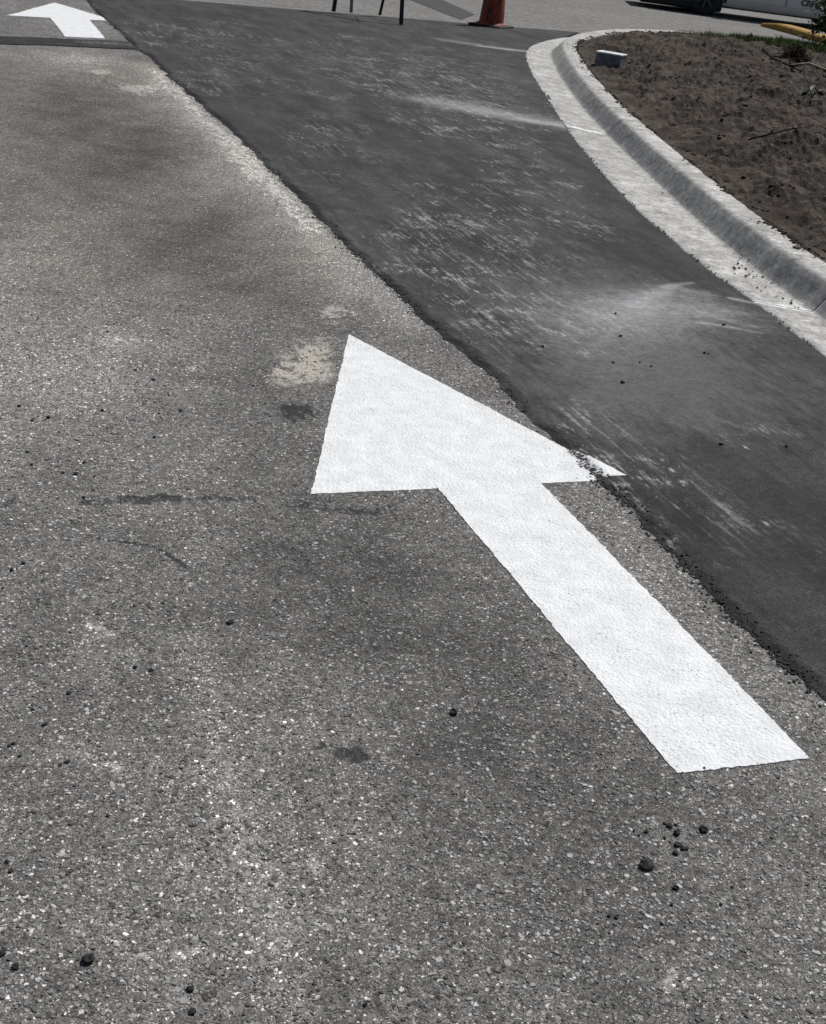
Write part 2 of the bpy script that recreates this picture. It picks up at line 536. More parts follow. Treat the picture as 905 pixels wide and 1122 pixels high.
# old lane ------------------------------------------------------------
ys = np.exp(np.linspace(math.log(.7), math.log(18.9), 680))
wcol = np.concatenate([np.linspace(0, 2.3, 270), 2.3 + 7 * np.linspace(0, 1, 50)[1:] ** 1.6])
YY = np.repeat(ys[:, None], len(wcol), 1)
XX = seam(ys)[:, None] + .14 - wcol[None, :]
lx, ly = XX.ravel(), YY.ravel()
me = mesh_np("old_lane", np.stack([lx, ly, z_lane(lx, ly)], 1), grid_faces(len(ys), len(wcol))[:, ::-1], True)
tone = spots(lx, ly, [
    (60, 330, 150, 120, .42), (60, 430, 170, 60, .32), (150, 100, 60, 40, .15), (60, 130, 70, 60, -.18), (200, 260, 60, 60, -.28), (150, 180, 40, 50, -.25),
    (300, 330, 90, 50, .12), (420, 650, 150, 70, -.22), (330, 620, 130, 70, -.16), (560, 820, 130, 90, -.30), (620, 620, 40, 60, .05), (690, 640, 40, 60, .30),
    (800, 740, 60, 60, .18), (250, 950, 120, 120, .12), (60, 980, 110, 110, .10), (850, 930, 90, 60, .05), (640, 1000, 160, 80, -.08),
    (240, 470, 160, 50, -.08), (430, 350, 40, 30, .3), (95, 20, 80, 18, .15), (40, 60, 60, 14, .25), (240, 190, 60, 40, .25)])
tone += stroke(lx, ly, [(170, 75), (230, 140), (300, 215), (400, 320)], .22, .35)
tone += stroke(lx, ly, [(215, 700), (240, 830), (290, 1000), (320, 1120)], .045, .55)
tone += stroke(lx, ly, [(100, 112), (175, 225), (225, 300), (300, 330)], .42, -.33)
tone += stroke(lx, ly, [(300, 420), (420, 600), (520, 760), (640, 960)], .22, -.16)
tone += stroke(lx, ly, [(160, 72), (210, 118), (260, 168), (300, 208), (350, 258), (400, 308), (450, 352)], .15, .42)
tone += spots(lx, ly, [(135, 376, 60, 14, .4), (60, 400, 70, 22, .4), (95, 425, 60, 16, .25), (40, 250, 60, 40, .25), (90, 66, 45, 10, .5), (700, 620, 30, 60, .2)])
tone = tone * 1.3 + .30 * fbm(lx * 1.3, ly * .7, 3, 51) + .25 * fbm(lx * 5, ly * 3, 3, 53)
dust = spots(lx, ly, [(85, 66, 40, 11, .42), (120, 90, 25, 8, .3), (150, 98, 22, 9, .4), (30, 820, 30, 14, .2), (115, 690, 20, 9, .35), (200, 1045, 28, 8, .38), (460, 985, 22, 9, .3),
                          (370, 345, 18, 12, .45), (130, 375, 30, 10, .3), (30, 1000, 20, 8, .35), (210, 405, 14, 7, .3), (100, 690, 16, 6, .35), (870, 790, 16, 10, .3)])
dust += stroke(lx, ly, [(85, 822), (110, 834), (140, 850)], .010, .75)
dust += stroke(lx, ly, [(96, 682), (112, 690), (128, 698)], .009, .55)
dust += stroke(lx, ly, [(341, 940), (347, 958), (354, 978)], .0075, 1.1)
dust += stroke(lx, ly, [(738, 1062), (734, 1078), (730, 1084)], .0075, 1.5)
dust += stroke(lx, ly, [(722, 1076), (731, 1086)], .006, .9)
dust += stroke(lx, ly, [(152, 1048), (190, 1048), (222, 1040)], .008, .6)
dust += stroke(lx, ly, [(30, 1000), (52, 996)], .006, .7)
dust += stroke(lx, ly, [(255, 130), (275, 170), (300, 205), (330, 240), (380, 290)], .09, .38)
dust += stroke(lx, ly, [(165, 72), (215, 130), (255, 175)], .16, .26)
dust += stroke(lx, ly, [(385, 345), (440, 385), (500, 420)], .02, .3)
dust += spots(lx, ly, [(112, 79, 10, 2.5, 1.1), (150, 97, 14, 3, 1.1), (158, 104, 8, 2, .8), (271, 183, 5, 5, .9), (277, 193, 7, 6, .9), (262, 176, 8, 3, .5), (135, 372, 18, 4, .5), (212, 403, 10, 4, .5), (100, 400, 20, 6, .35), (362, 342, 14, 8, .5), (700, 862, 8, 5, .3)])
dust += stroke(lx, ly, [(170, 78), (215, 122), (262, 170), (300, 208), (345, 252)], .07, .42)
sand = spots(lx, ly, [(332, 398, 26, 20, .75), (345, 385, 16, 18, .45), (312, 412, 16, 9, .5), (360, 345, 12, 12, .38), (350, 410, 18, 10, .4), (135, 376, 30, 10, .28), (70, 430, 40, 20, .2)])
dark = spots(lx, ly, [(327, 452, 15, 8, .85), (316, 448, 9, 5, .4), (348, 816, 7, 5, .9), (376, 824, 10, 7, .85), (393, 827, 9, 7, .8), (262, 782, 8, 4, .62), (262, 802, 6, 3, .45), (346, 690, 9, 5, .45), (412, 712, 8, 4, .4),
                      (350, 545, 22, 5, .4), (390, 558, 14, 4, .4), (150, 548, 18, 5, .5), (185, 546, 24, 4, .55), (12, 548, 12, 4, .4), (380, 1008, 8, 5, .45), (420, 990, 8, 4, .35), (40, 850, 8, 5, .35), (500, 850, 10, 6, .32), (640, 1090, 7, 4, .35),
                      (175, 1010, 10, 6, .35), (600, 905, 8, 4, .35), (460, 1100, 9, 6, .35), (740, 975, 6, 4, .5), (350, 1000, 7, 4, .35), (110, 560, 8, 4, .35)], 1.25)
dark += stroke(lx, ly, [(0, 556), (60, 552), (120, 550), (215, 544), (300, 549), (345, 556), (420, 562), (500, 562)], .024, .50) * (.6 + 1.1 * pn(lx * 11, ly * 4, 61))
crack = stroke(lx, ly, [(0, 575), (40, 577), (62, 580)], .007, .75) + stroke(lx, ly, [(98, 588), (128, 593), (165, 598), (182, 606), (205, 622)], .008, .95)
crack += stroke(lx, ly, [(130, 548), (200, 543)], .005, .3)
brown = spots(lx, ly, [(120, 200, 160, 90, .8), (60, 90, 90, 40, .8), (330, 290, 80, 60, .6), (200, 60, 30, 30, .5), (100, 330, 120, 80, .45), (660, 590, 60, 50, .3), (620, 920, 120, 60, .25)])
dark = dark * np.clip(1 + 1.5 * fbm(lx * 34, ly * 34, 3, 151), 0, 2)
sand = sand * np.clip(1 + 1.5 * fbm(lx * 22, ly * 22, 4, 155), 0, 2)
dust = dust * np.clip(1 + 1.6 * fbm(lx * 26, ly * 26, 4, 159), .35, 2.2)
for nm, v in (('tone', tone), ('dust', dust), ('sand', sand), ('dark', dark), ('crack', crack), ('brown', brown)):
    fattr(me, nm, v)
lane = link("old_lane", me, M_OLD)
tag(lane, "old grey asphalt lane with worn pale stones and stains", kind="structure")

# worn stones standing in the old surface near the camera
WET = [(327, 452, 26, 14, .85), (348, 816, 11, 8, .9), (384, 825, 24, 12, .9), (262, 782, 12, 7, .6)]


def stones(n_target, x0, x1, y0, y1):
    N = n_target
    yy = y0 * (y1 / y0) ** rng.random(N)
    xx = x0 + (x1 - x0) * rng.random(N)
    k = (xx < seam(yy) - .01) & (np.abs(xx) < .45 + .45 * yy)
    xx, yy = xx[k], yy[k]
    k = spots(xx, yy, WET) < .25
    for poly in (((382, 367), (341, 541), (685, 526)), ((478, 533), (741, 849), (887, 832), (595, 532))):      # the paint has filled in round them here
        P = G(*zip(*poly)); ins = np.ones(len(xx), bool)
        for p, q in zip(P, np.roll(P, -1, 0)):
            ins &= ((q[0] - p[0]) * (yy - p[1]) - (q[1] - p[1]) * (xx - p[0])) > -.012 * np.linalg.norm(q - p)
        k &= ~ins
    xx, yy = xx[k], yy[k]
    N = len(xx)
    r = .0022 + .0050 * rng.random(N) ** 2.0
    K = 7
    ang = (np.arange(K)[None] / K + .11 * rng.random((N, K))) * 2 * math.pi
    rr = r[:, None] * (.55 + .75 * rng.random((N, K)))
    el = .65 + .35 * rng.random(N); th = rng.random(N) * math.pi
    ux = rr * np.cos(ang); uy = rr * np.sin(ang) * el[:, None]
    dx = ux * np.cos(th)[:, None] - uy * np.sin(th)[:, None]; dy = ux * np.sin(th)[:, None] + uy * np.cos(th)[:, None]
    zb = z_lane(xx, yy)
    h = .0003 + .0017 * rng.random(N) ** 1.5
    tx, ty = rng.normal(0, .09, N), rng.normal(0, .09, N)
    top = np.stack([xx[:, None] + dx * .78, yy[:, None] + dy * .78, (zb + h)[:, None] + dx * tx[:, None] + dy * ty[:, None]], 2)
    bot = np.stack([xx[:, None] + dx, yy[:, None] + dy, np.repeat((zb - .0012)[:, None], K, 1)], 2)
    cen = np.stack([xx, yy, zb + h + .0002], 1)[:, None, :]
    V = np.concatenate([cen, top, bot], 1)                       # N,2K+1,3
    f = []
    for i in range(K):
        j = (i + 1) % K
        f += [(0, 1 + i, 1 + j), (1 + i, 1 + K + i, 1 + K + j), (1 + i, 1 + K + j, 1 + j)]
    F = (np.array(f)[None] + (np.arange(N) * (2 * K + 1))[:, None, None]).reshape(-1, 3)
    me = mesh_np("worn_stones", V.reshape(-1, 3), F)
    val = np.repeat(np.clip(rng.random(N) ** 1.25 + .45 * fbm(xx * 9, yy * 9, 3, 57) + .18 * fbm(xx * 2, yy * 2, 2, 58), 0, 1), 2 * K + 1)
    fattr(me, 'val', val)
    return me


def mat_stone():
    n = NT("worn_stone")
    v = n.attr('val')
    col = n.ramp(v, [(0, (.07, .066, .060)), (.3, (.15, .147, .139)), (.6, (.22, .216, .206)), (.88, (.34, .335, .32)), (1, (.47, .465, .45))])
    g = n.noise(500, 3, .7)
    col = n.mix(n.step(g, .45, .7), col, n.mix(1.0, col, (.50, .495, .485), 'MULTIPLY'))
    return n.done(col, .8, n.bump(g, .5, .0008), .3)


st = link("worn_stones", stones(52000, -1.5, 1.3, 1.15, 4.6), mat_stone(), lane)
st['kind'] = 'stuff'

# dark filled trench across the old lane ------------------------------
nT = NT("trench_asphalt")
_f = nT.noise(160, 4, .7); _b = nT.noise(6, 4)
_c = nT.mix(nT.step(_b, .4, .7), (.014, .014, .014), (.032, .032, .031))
_c = nT.mix(nT.step(_f, .55, .7), _c, (.12, .12, .117))
_c = nT.mix(nT.mul(nT.step(nT.add(nT.attr('dust'), nT.mul(nT.math('SUBTRACT', nT.noise(25, 4, .7), .5), 1.2)), .4, .8), .8), _c, (.24, .235, .225))
M_TRENCH = nT.done(_c, .85, nT.bump(_f, .7, .004), .25)
far = G(*zip((-300, 30), (0, 40.4), (96, 43.8), (141, 46)))
near = G(*zip((-300, 37), (0, 48.7), (83, 51.4), (152, 55)))
tt = np.linspace(0, 1, 160)
def rs(P, t):
    d = np.r_[0, np.cumsum(np.linalg.norm(np.diff(P, axis=0), axis=1))]; d /= d[-1]
    return np.stack([np.interp(t, d, P[:, i]) for i in range(P.shape[1])], 1)
a = rs(far, tt); b = rs(near, tt)
a[:, 1] += .03 * pn(a[:, 0] * 5, .2, 3); b[:, 1] += .03 * pn(b[:, 0] * 5, 8.2, 3)
rows = [a * (1 - k) + b * k for k in np.linspace(0, 1, 9)]
V = np.concatenate([np.c_[r, z_lane(r[:, 0], r[:, 1]) + .006] for r in rows])
me = mesh_np("trench_strip", V, grid_faces(9, 160))
fattr(me, 'dust', stroke(V[:, 0], V[:, 1], [(96, 47), (140, 49)], .25, .55))
tag(link("trench_strip", me, M_TRENCH), "dark asphalt trench strip across the old lane below the far arrow", kind="structure")

# kerb lines ----------------------------------------------------------
GUT = np.array([(2.42, 2.0), (1.99, 3.5), (1.565, 5.0), (1.43, 5.6), (1.27, 6.21), (1.15, 6.8), (1.06, 7.3), (.935, 8.32), (.85, 9.2), (.785, 10.07), (.705, 11.4),
                (.61, 13.25), (.58, 14.77), (.64, 15.81), (.80, 16.65), (1.10, 17.6), (1.62, 18.75), (2.38, 19.78), (3.05, 20.22), (4.1, 20.66), (5.3, 21.02), (9, 22.2)])
FLO = np.array([(2.78, 2.0), (2.33, 3.5), (1.855, 5.0), (1.70, 5.6), (1.57, 6.21), (1.475, 6.8), (1.405, 7.3), (1.285, 8.32), (1.19, 9.2), (1.105, 10.07), (.995, 11.4),
                (.905, 13.25), (.875, 14.8), (.90, 15.75), (1.00, 16.5), (1.25, 17.55), (1.70, 18.70), (2.40, 19.70), (3.06, 20.12), (4.1, 20.56), (5.3, 20.92), (9, 22.1)])
TOP = np.array([(2.86, 2.0), (2.41, 3.5), (1.94, 5.0), (1.79, 5.6), (1.655, 6.21), (1.56, 6.8), (1.49, 7.3), (1.37, 8.32), (1.275, 9.2), (1.19, 10.07), (1.085, 11.4),
                (1.005, 13.25), (.99, 14.8), (1.02, 15.7), (1.12, 16.4), (1.36, 17.4), (1.80, 18.52), (2.46, 19.50), (3.1, 19.95), (4.14, 20.38), (5.3, 20.75), (9, 21.9)])
BAK = np.array([(3.05, 2.0), (2.59, 3.5), (2.11, 5.0), (1.955, 5.6), (1.815, 6.21), (1.715, 6.8), (1.645, 7.3), (1.525, 8.32), (1.43, 9.2), (1.345, 10.07), (1.24, 11.4),
                (1.16, 13.25), (1.145, 14.8), (1.18, 15.6), (1.29, 16.3), (1.53, 17.25), (1.94, 18.25), (2.56, 19.20), (3.16, 19.68), (4.18, 20.12), (5.3, 20.5), (9, 21.6)])


def dense(P, per=14):
    out = []
    n = len(P)
    for i in range(n - 1):
        p0, p1, p2, p3 = P[max(i - 1, 0)], P[i], P[i + 1], P[min(i + 2, n - 1)]
        for k in range(per):
            t = k / per
            out.append(.5 * (2 * p1 + (p2 - p0) * t + (2 * p0 - 5 * p1 + 4 * p2 - p3) * t * t + (3 * p1 - p0 - 3 * p2 + p3) * t ** 3))
    out.append(P[-1])
    return np.array(out)


GUd, FLd, TOd, BAd = dense(GUT), dense(FLO), dense(TOP), dense(BAK)
Nst = len(GUd)

# new asphalt overlay ---------------------------------------------------
nr, nc = 820, 190
v = np.linspace(0, 1, nr)
yl = .9 * (15.74 / .9) ** v
gy = np.append(GUd[GUd[:, 1] < 17.6][:, 1], [19.15]); gx = np.append(GUd[GUd[:, 1] < 17.6][:, 0], [1.42])
yr = .9 * (19.15 / .9) ** v
gx = np.r_[2.95, gx]; gy = np.r_[.2, gy]
xr = np.interp(yr, gy, gx) + .035
ul = np.concatenate([np.linspace(0, .06, 14), .06 + np.linspace(0, 1, nc - 13)[1:]])      # first 6 cm in metres, then share of the rest
xl = edge_x(yl)
XX = np.zeros((nr, nc)); YY = np.zeros((nr, nc))
for j, u in enumerate(ul):
    if u <= .06:
        XX[:, j] = xl - .003 + u; YY[:, j] = yl
    else:
        f = u - .06
        XX[:, j] = (xl + .057) * (1 - f) + xr * f; YY[:, j] = yl * (1 - f) + yr * f
ox, oy = XX.ravel(), YY.ravel()
oz = z_over(ox, oy)
k = sstep(-.004, .045, ox - edge_x(oy))
kcol = np.tile(np.arange(nc), nr)
lip = np.where(kcol < 14, k, 1.0)
crum = .006 * fbm(ox * 38, oy * 38, 3, 71) * np.exp(-((ox - edge_x(oy)) / .05) ** 2) * np.where(kcol == 0, 0, 1)
oz = z_lane(ox, oy) * (1 - lip) + oz * lip + np.abs(crum) - .002 * (kcol == 0)
far_drop = np.repeat(sstep(.985, 1.0, v), nc) * .020
oz = oz - far_drop
me = mesh_np("new_paving", np.stack([ox, oy, oz], 1), grid_faces(nr, nc), True)
dist = ox - edge_x(oy)
edge = np.exp(-(np.maximum(dist, 0) / (.05 + .004 * oy)) ** 1.5) * (.62 + 1.3 * pn(ox * 3, oy * 1.3, 77))
tone = spots(ox, oy, [(700, 380, 90, 70, .75), (640, 300, 60, 60, .25), (760, 430, 90, 50, .3), (420, 210, 60, 60, .12), (640, 430, 50, 40, .35), (560, 330, 60, 40, .4), (870, 430, 50, 40, .1), (850, 560, 80, 60, -.5), (560, 40, 60, 15, -.2), (530, 250, 60, 50, -.15),
                          (640, 210, 40, 60, -.35), (450, 130, 60, 40, -.2), (760, 290, 40, 20, -.6), (300, 90, 60, 40, -.1), (700, 500, 60, 40, .05), (860, 690, 60, 50, -.4), (250, 15, 90, 14, -.1), (470, 30, 60, 10, .1)])
scuff = spots(ox, oy, [(500, 270, 70, 50, .9), (560, 330, 60, 40, .6), (350, 150, 30, 12, .7), (500, 110, 60, 40, .55), (400, 70, 80, 30, .35), (690, 520, 60, 45, .75), (760, 560, 50, 40, .6), (640, 470, 30, 20, .7), (560, 200, 30, 60, .3), (630, 220, 25, 40, .35),
                           (200, 40, 60, 20, .35), (650, 370, 60, 30, .5), (230, 90, 30, 20, .4), (820, 480, 50, 20, .3), (700, 600, 40, 40, .2), (720, 640, 20, 30, .25)])
dust = spots(ox, oy, [(700, 345, 60, 22, .26), (660, 352, 70, 30, .20), (740, 325, 50, 14, .18), (770, 345, 60, 16, .20), (690, 400, 80, 40, .08), (800, 345, 40, 10, .10), (560, 125, 50, 10, .16), (500, 108, 40, 12, .08), (620, 370, 60, 30, .10)])
dust += stroke(ox, oy, [(470, 112), (520, 122), (570, 131), (620, 139), (640, 144)], .24, .36) + stroke(ox, oy, [(575, 133), (635, 143)], .06, .42)
dust += stroke(ox, oy, [(490, 46), (545, 54), (580, 58)], .18, .34) + stroke(ox, oy, [(525, 52), (580, 58)], .04, .35)
dust += stroke(ox, oy, [(728, 317), (757, 313)], .022, .34) + stroke(ox, oy, [(690, 338), (735, 318), (770, 325)], .05, .2)
dust += stroke(ox, oy, [(765, 357), (800, 362), (835, 369)], .016, .26) + stroke(ox, oy, [(765, 345), (800, 355), (840, 365)], .03, .14)
dust += stroke(ox, oy, [(800, 330), (840, 338)], .02, .45)
for nm, vals in (('tone', tone), ('scuff', scuff), ('dust', dust), ('edge', edge)):
    fattr(me, nm, vals)
paving = link("new_paving", me, M_NEW)
tag(paving, "freshly laid dark asphalt with ragged edge and dusty streaks", kind="structure")

# loose grains shed along the raw edge ----------------------------------
_ico = None
def ico():
    global _ico
    if _ico is None:
        b_ = bmesh.new(); bmesh.ops.create_icosphere(b_, subdivisions=1, radius=1)
        b_.verts.ensure_lookup_table()
        _ico = (np.array([v_.co[:] for v_ in b_.verts]), np.array([[v_.index for v_ in f_.verts] for f_ in b_.faces])); b_.free()
    return _ico


def lumps(name, x, y, z, r, flat=.6, jag=.35):
    Vi, Fi = ico(); N = len(x)
    th = rng.random(N) * 6.28
    S = 1 + jag * (rng.random((N, len(Vi), 1)) * 2 - 1)
    P = Vi[None] * S * np.array([1, 1, flat])
    ax = .7 + .6 * rng.random(N)
    px_ = P[:, :, 0] * ax[:, None]; py_ = P[:, :, 1]
    X = px_ * np.cos(th)[:, None] - py_ * np.sin(th)[:, None]; Y = px_ * np.sin(th)[:, None] + py_ * np.cos(th)[:, None]
    V = np.stack([x[:, None] + X * r[:, None], y[:, None] + Y * r[:, None], z[:, None] + P[:, :, 2] * r[:, None]], 2)
    F = (Fi[None] + (np.arange(N) * len(Vi))[:, None, None]).reshape(-1, 3)
    return mesh_np(name, V.reshape(-1, 3), F)


N = 5200
y_ = 1.2 * (14.0 / 1.2) ** rng.random(N)
off = rng.normal(.004, .016, N) + .01 * (rng.random(N) < .1) * rng.normal(0, 2.5, N)
x_ = edge_x(y_) + off
clump = pn(y_ * 2.3, .4, 88) + .35 * rng.random(N) > .05
x_, y_ = x_[clump], y_[clump]
r_ = .0016 + .0040 * rng.random(len(x_)) ** 2
g_ = link("edge_grains", lumps("edge_grains", x_, y_, z_road(x_, y_) + r_ * .3, r_), M_CRUMB, paving)
g_['kind'] = 'stuff'

N = 700
ii = rng.integers(20, int(Nst * .70), N); ff = rng.random(N)[:, None]
pp = GUd[ii] * (1 - ff) + GUd[ii + 1] * ff
pp = pp + np.c_[-np.abs(rng.normal(0, .012, N)) + .012, rng.normal(0, .01, N)]
kk = pn(pp[:, 1] * 3.1, .7, 89) + .3 * rng.random(N) > .08
pp = pp[kk]; r_ = .0015 + .0055 * rng.random(len(pp)) ** 3.5
g_ = link("gutter_edge_grains", lumps("gutter_edge_grains", pp[:, 0], pp[:, 1], z_over(pp[:, 0], pp[:, 1]) + .006 + r_ * .2, r_), M_CRUMB, paving)
g_['kind'] = 'stuff'

# kerb and gutter in cast lengths ----------------------------------------
def profile(i):
    g, f, t, b = GUd[i], FLd[i], TOd[i], BAd[i]
    w = np.linalg.norm(f - g)
    gz = .018 if w > .08 else .012
    P = []
    P.append((*(g), -.10))
    P.append((*g, gz - .006))
    e = (f - g) / max(w, 1e-4)
    P.append((*(g + e * min(.010, w * .3)), gz))
    for k in (.25, .5, .75, .93):
        q = g + (f - g) * k; P.append((*q, gz * (1 - k) + .004 * k))
    d = t - f
    for k, hh in ((.0, .004), (.12, .012), (.30, .036), (.62, .082), (.88, .118), (1.0, .128)):
        q = f + d * (k + .0); P.append((*q, hh))
    d = b - t
    for k, hh in ((.15, .132), (.5, .134), (.9, .133), (1.0, .126)):
        q = t + d * k; P.append((*q, hh))
    P.append((*b, -.10))
    return np.array(P)


def joint_idx(px, py, z=0.0):
    p = G(px, py, z)
    return int(np.argmin(np.linalg.norm(FLd - p, axis=1)))


cuts = [0, joint_idx(886, 342), joint_idx(657, 147), joint_idx(603, 58), int(Nst * .82), Nst - 1]
# spacing of casts before the nearest joint
kerb = thing("kerb", "pale concrete kerb and gutter curving round the soil bed", None)
kerb['kind'] = 'structure'
NP = len(profile(0))
paint_lines = [([(818, 333), (845, 337), (872, 340), (888, 342)], .026, 1.0), ([(621, 140), (640, 144), (658, 147)], .045, 1.1), ([(577, 58), (592, 57)], .05, .5), ([(826, 332), (850, 336)], .03, .45), ([(615, 138), (630, 142)], .05, .4)]
for a_, b_ in zip(cuts, cuts[1:]):
    sub = np.linspace(a_, b_, (b_ - a_) * 3 + 1)
    lo = np.floor(sub).astype(int).clip(0, Nst - 2); fr = sub - lo
    PR = [profile(i) for i in range(a_, b_ + 1)]
    ring = np.array([PR[l - a_] * (1 - f) + PR[min(l - a_ + 1, b_ - a_)] * f for l, f in zip(lo, fr)])
    # pull the ends back a few millimetres for the joint
    for e0, e1 in ((0, 1), (-1, -2)):
        dvec = ring[e1] - ring[e0]; L = np.linalg.norm(dvec, axis=1, keepdims=True)
        ring[e0] = ring[e0] + dvec / L * .004
    n_ = len(ring)
    # hand-finished: a little wander of the edges and surface
    sp_ = np.arange(n_)[:, None] * .09
    col_ = np.arange(NP)[None, :]
    jx = .004 * fbm(ring[:, :, 1] * 3.1, col_ * .9 + 0 * ring[:, :, 1], 3, 91); jz = .0025 * fbm(ring[:, :, 1] * 4.0, col_ * .5 + 0 * ring[:, :, 1], 3, 92)
    jx[:, :3] += .012 * fbm(ring[:, :3, 1] * 7.0, 0 * ring[:, :3, 1] + 5, 3, 93)
    jx[:, -3:] += .016 * fbm(ring[:, -3:, 1] * 5.0, 0 * ring[:, -3:, 1] + 9, 3, 94)
    ring[:, :, 0] += jx; ring[:, 1:-1, 2] += jz[:, 1:-1]
    V = ring.reshape(-1, 3)
    F = grid_faces(n_, NP)
    caps = []
    me = bpy.data.meshes.new("kerb_length")
    faces = [tuple(f) for f in F[:, ::-1]] + [tuple(range(NP))] + [tuple(range((n_ - 1) * NP + NP - 1, (n_ - 1) * NP - 1, -1))]
    me.from_pydata(V.tolist(), [], faces); me.update()
    me.polygons.foreach_set('use_smooth', np.r_[np.ones(len(F), bool), [False, False]])
    ci = np.tile(np.arange(NP), n_)
    vx, vy = V[:, 0], V[:, 1]
    pd = np.zeros(len(V))
    for pts, w_, s_ in paint_lines: pd = np.maximum(pd, stroke(vx, vy, pts, w_, s_))
    pd = np.where(ci < 8, pd, 0)
    gr = np.where(ci == 6, .30, 0) + np.where(ci == 7, .36, 0) + np.where(ci == 8, .22, 0) + np.where(ci >= NP - 3, .30, 0) + np.where(ci == 2, .15, 0) + .25 * fbm(vx * 3, vy * 1.2, 3, 95)
    sm = np.where((ci >= 8) & (ci <= 12), 1.0, 0) * sstep(.10, .2, np.interp(vy, [4, 9, 13, 15], [1, 1, .6, .3]))
    fattr(me, 'dust', pd); fattr(me, 'grime', gr); fattr(me, 'smooth', sm)
    o = link("kerb_length", me, M_CONC, kerb)

# soil bed ------------------------------------------------------------------
MID = (TOd * .35 + BAd * .65)
step_y = np.exp(np.linspace(math.log(4.2), math.log(21.6), 520))
nearx = np.interp(step_y, MID[:int(Nst * .62), 1], MID[:int(Nst * .62), 0])
# left boundary follows the kerb's inner line, also round the nose
il = np.argsort(MID[:, 1]); bx = np.interp(step_y, MID[il, 1], MID[il, 0])
wcol = np.concatenate([np.linspace(0, 3.2, 230), 3.2 + 6 * np.linspace(0, 1, 60)[1:]])
YY = np.repeat(step_y[:, None], len(wcol), 1); XX = bx[:, None] + wcol[None]
sx, sy = XX.ravel(), YY.ravel()


def soil_z(x, y):
    b0 = np.interp(y, MID[il, 1], MID[il, 0]); d = np.maximum(x - b0, 0)
    # distance to the far kerb, measured along y
    yf = np.interp(x, BAd[int(Nst * .70):, 0], BAd[int(Nst * .70):, 1])
    df = np.maximum(yf - y, 0)
    rise = np.minimum(1, d / .9) * np.minimum(1, df / 1.2)
    u_ = x * .8 + y * .6 + .3 * pn(x * 1.5, y * 1.5, 12); w_ = -x * .6 + y * .8
    rough = (.045 * fbm(x * 1.7, y * 1.7, 3, 101) + .070 * fbm(u_ * 2.2, w_ * 5.5, 4, 103) + .050 * np.abs(pn(x * 6 + 2 * pn(x * 3, y * 3, 9), y * 6, 105))
             + .045 * fbm(x * 15, y * 15, 3, 109) * (.5 + np.clip(2 * pn(x * 1.2, y * 1.2, 14), 0, 1)))
    keep = np.clip(np.minimum(d / .35, df / .4), .18, 1)
    return .116 + .055 * rise + rough * keep


sz = soil_z(sx, sy)
sz = np.where(np.tile(np.arange(len(wcol)), len(step_y)) == 0, .05, sz)
me = mesh_np("soil_bed", np.stack([sx, sy, sz], 1), grid_faces(len(step_y), len(wcol)), False)
bed = link("soil_bed", me, M_SOIL)
tag(bed, "bare dark brown soil bed raked and clodded inside the kerb", kind="structure")
N = 2800
y_ = 5.6 * (20.0 / 5.6) ** rng.random(N); bxx = np.interp(y_, MID[il, 1], MID[il, 0]); x_ = bxx + .10 + 4.2 * rng.random(N) ** 1.1
r_ = .004 + .016 * rng.random(N) ** 4
me = lumps("soil_clods", x_, y_, soil_z(x_, y_) + r_ * .2, r_, .7, .4)
tag(link("soil_clods", me, M_SOIL), "loose dark clods and crumbs scattered over the soil bed", kind="stuff")
N = 2600
ii = rng.integers(14 * 2, Nst - 30, N); ff = rng.random(N)[:, None]; qq = np.abs(rng.normal(0, .22, N))[:, None]
pp = BAd[ii] * (1 - ff) + BAd[ii + 1] * ff; pp = pp + (TOd[ii] - BAd[ii]) * (qq - .12)
kk = pn(pp[:, 0] * 2 + pp[:, 1] * 2.4, .7, 97) + .35 * rng.random(N) > .10
pp = pp[kk]; r_ = .003 + .012 * rng.random(len(pp)) ** 3
tag(link("spilled_soil", lumps("spilled_soil", pp[:, 0], pp[:, 1], .132 + r_ * .25, r_, .6), M_SOIL), "crumbs of soil spilled along the kerb's back edge", kind="stuff")
# crumbs of soil washed on to the gutter
cr = []
for px, py, n_ in ((806, 262, 8), (818, 290, 14), (812, 300, 14), (835, 305, 10), (788, 250, 8), (848, 318, 6), (770, 232, 8), (740, 208, 8), (700, 175, 6), (690, 165, 6), (716, 190, 5), (665, 140, 6), (860, 330, 5)):
    c_ = G(px, py); cr += [(c_[0] + rng.normal(0, .05), c_[1] + rng.normal(0, .12)) for _ in range(n_)]
cr = np.array(cr); r_ = .003 + .006 * rng.random(len(cr)) ** 2
def z_kerb(x, y):
    i = np.array([int(np.argmin((FLd[:, 0] - a) ** 2 + (FLd[:, 1] - b) ** 2)) for a, b in zip(x, y)])
    g, f, t = GUd[i], FLd[i], TOd[i]
    d = x - f[:, 0]
    return np.where(d < 0, .006 + .02 * np.clip(-d / np.maximum(.05, f[:, 0] - g[:, 0]), 0, 1), .006 + .12 * np.clip(d / .09, 0, 1))
cr = cr[cr[:, 0] < np.array([FLd[int(np.argmin((FLd[:, 1] - b) ** 2 + (FLd[:, 0] - a) ** 2)), 0] for a, b in cr]) + .01]
r_ = r_[:len(cr)]
tag(link("gutter_crumbs", lumps("gutter_crumbs", cr[:, 0], cr[:, 1], z_kerb(cr[:, 0], cr[:, 1]) + r_ * .4, r_), M_SOIL), "dark soil crumbs lying along the kerb gutter", kind="stuff")

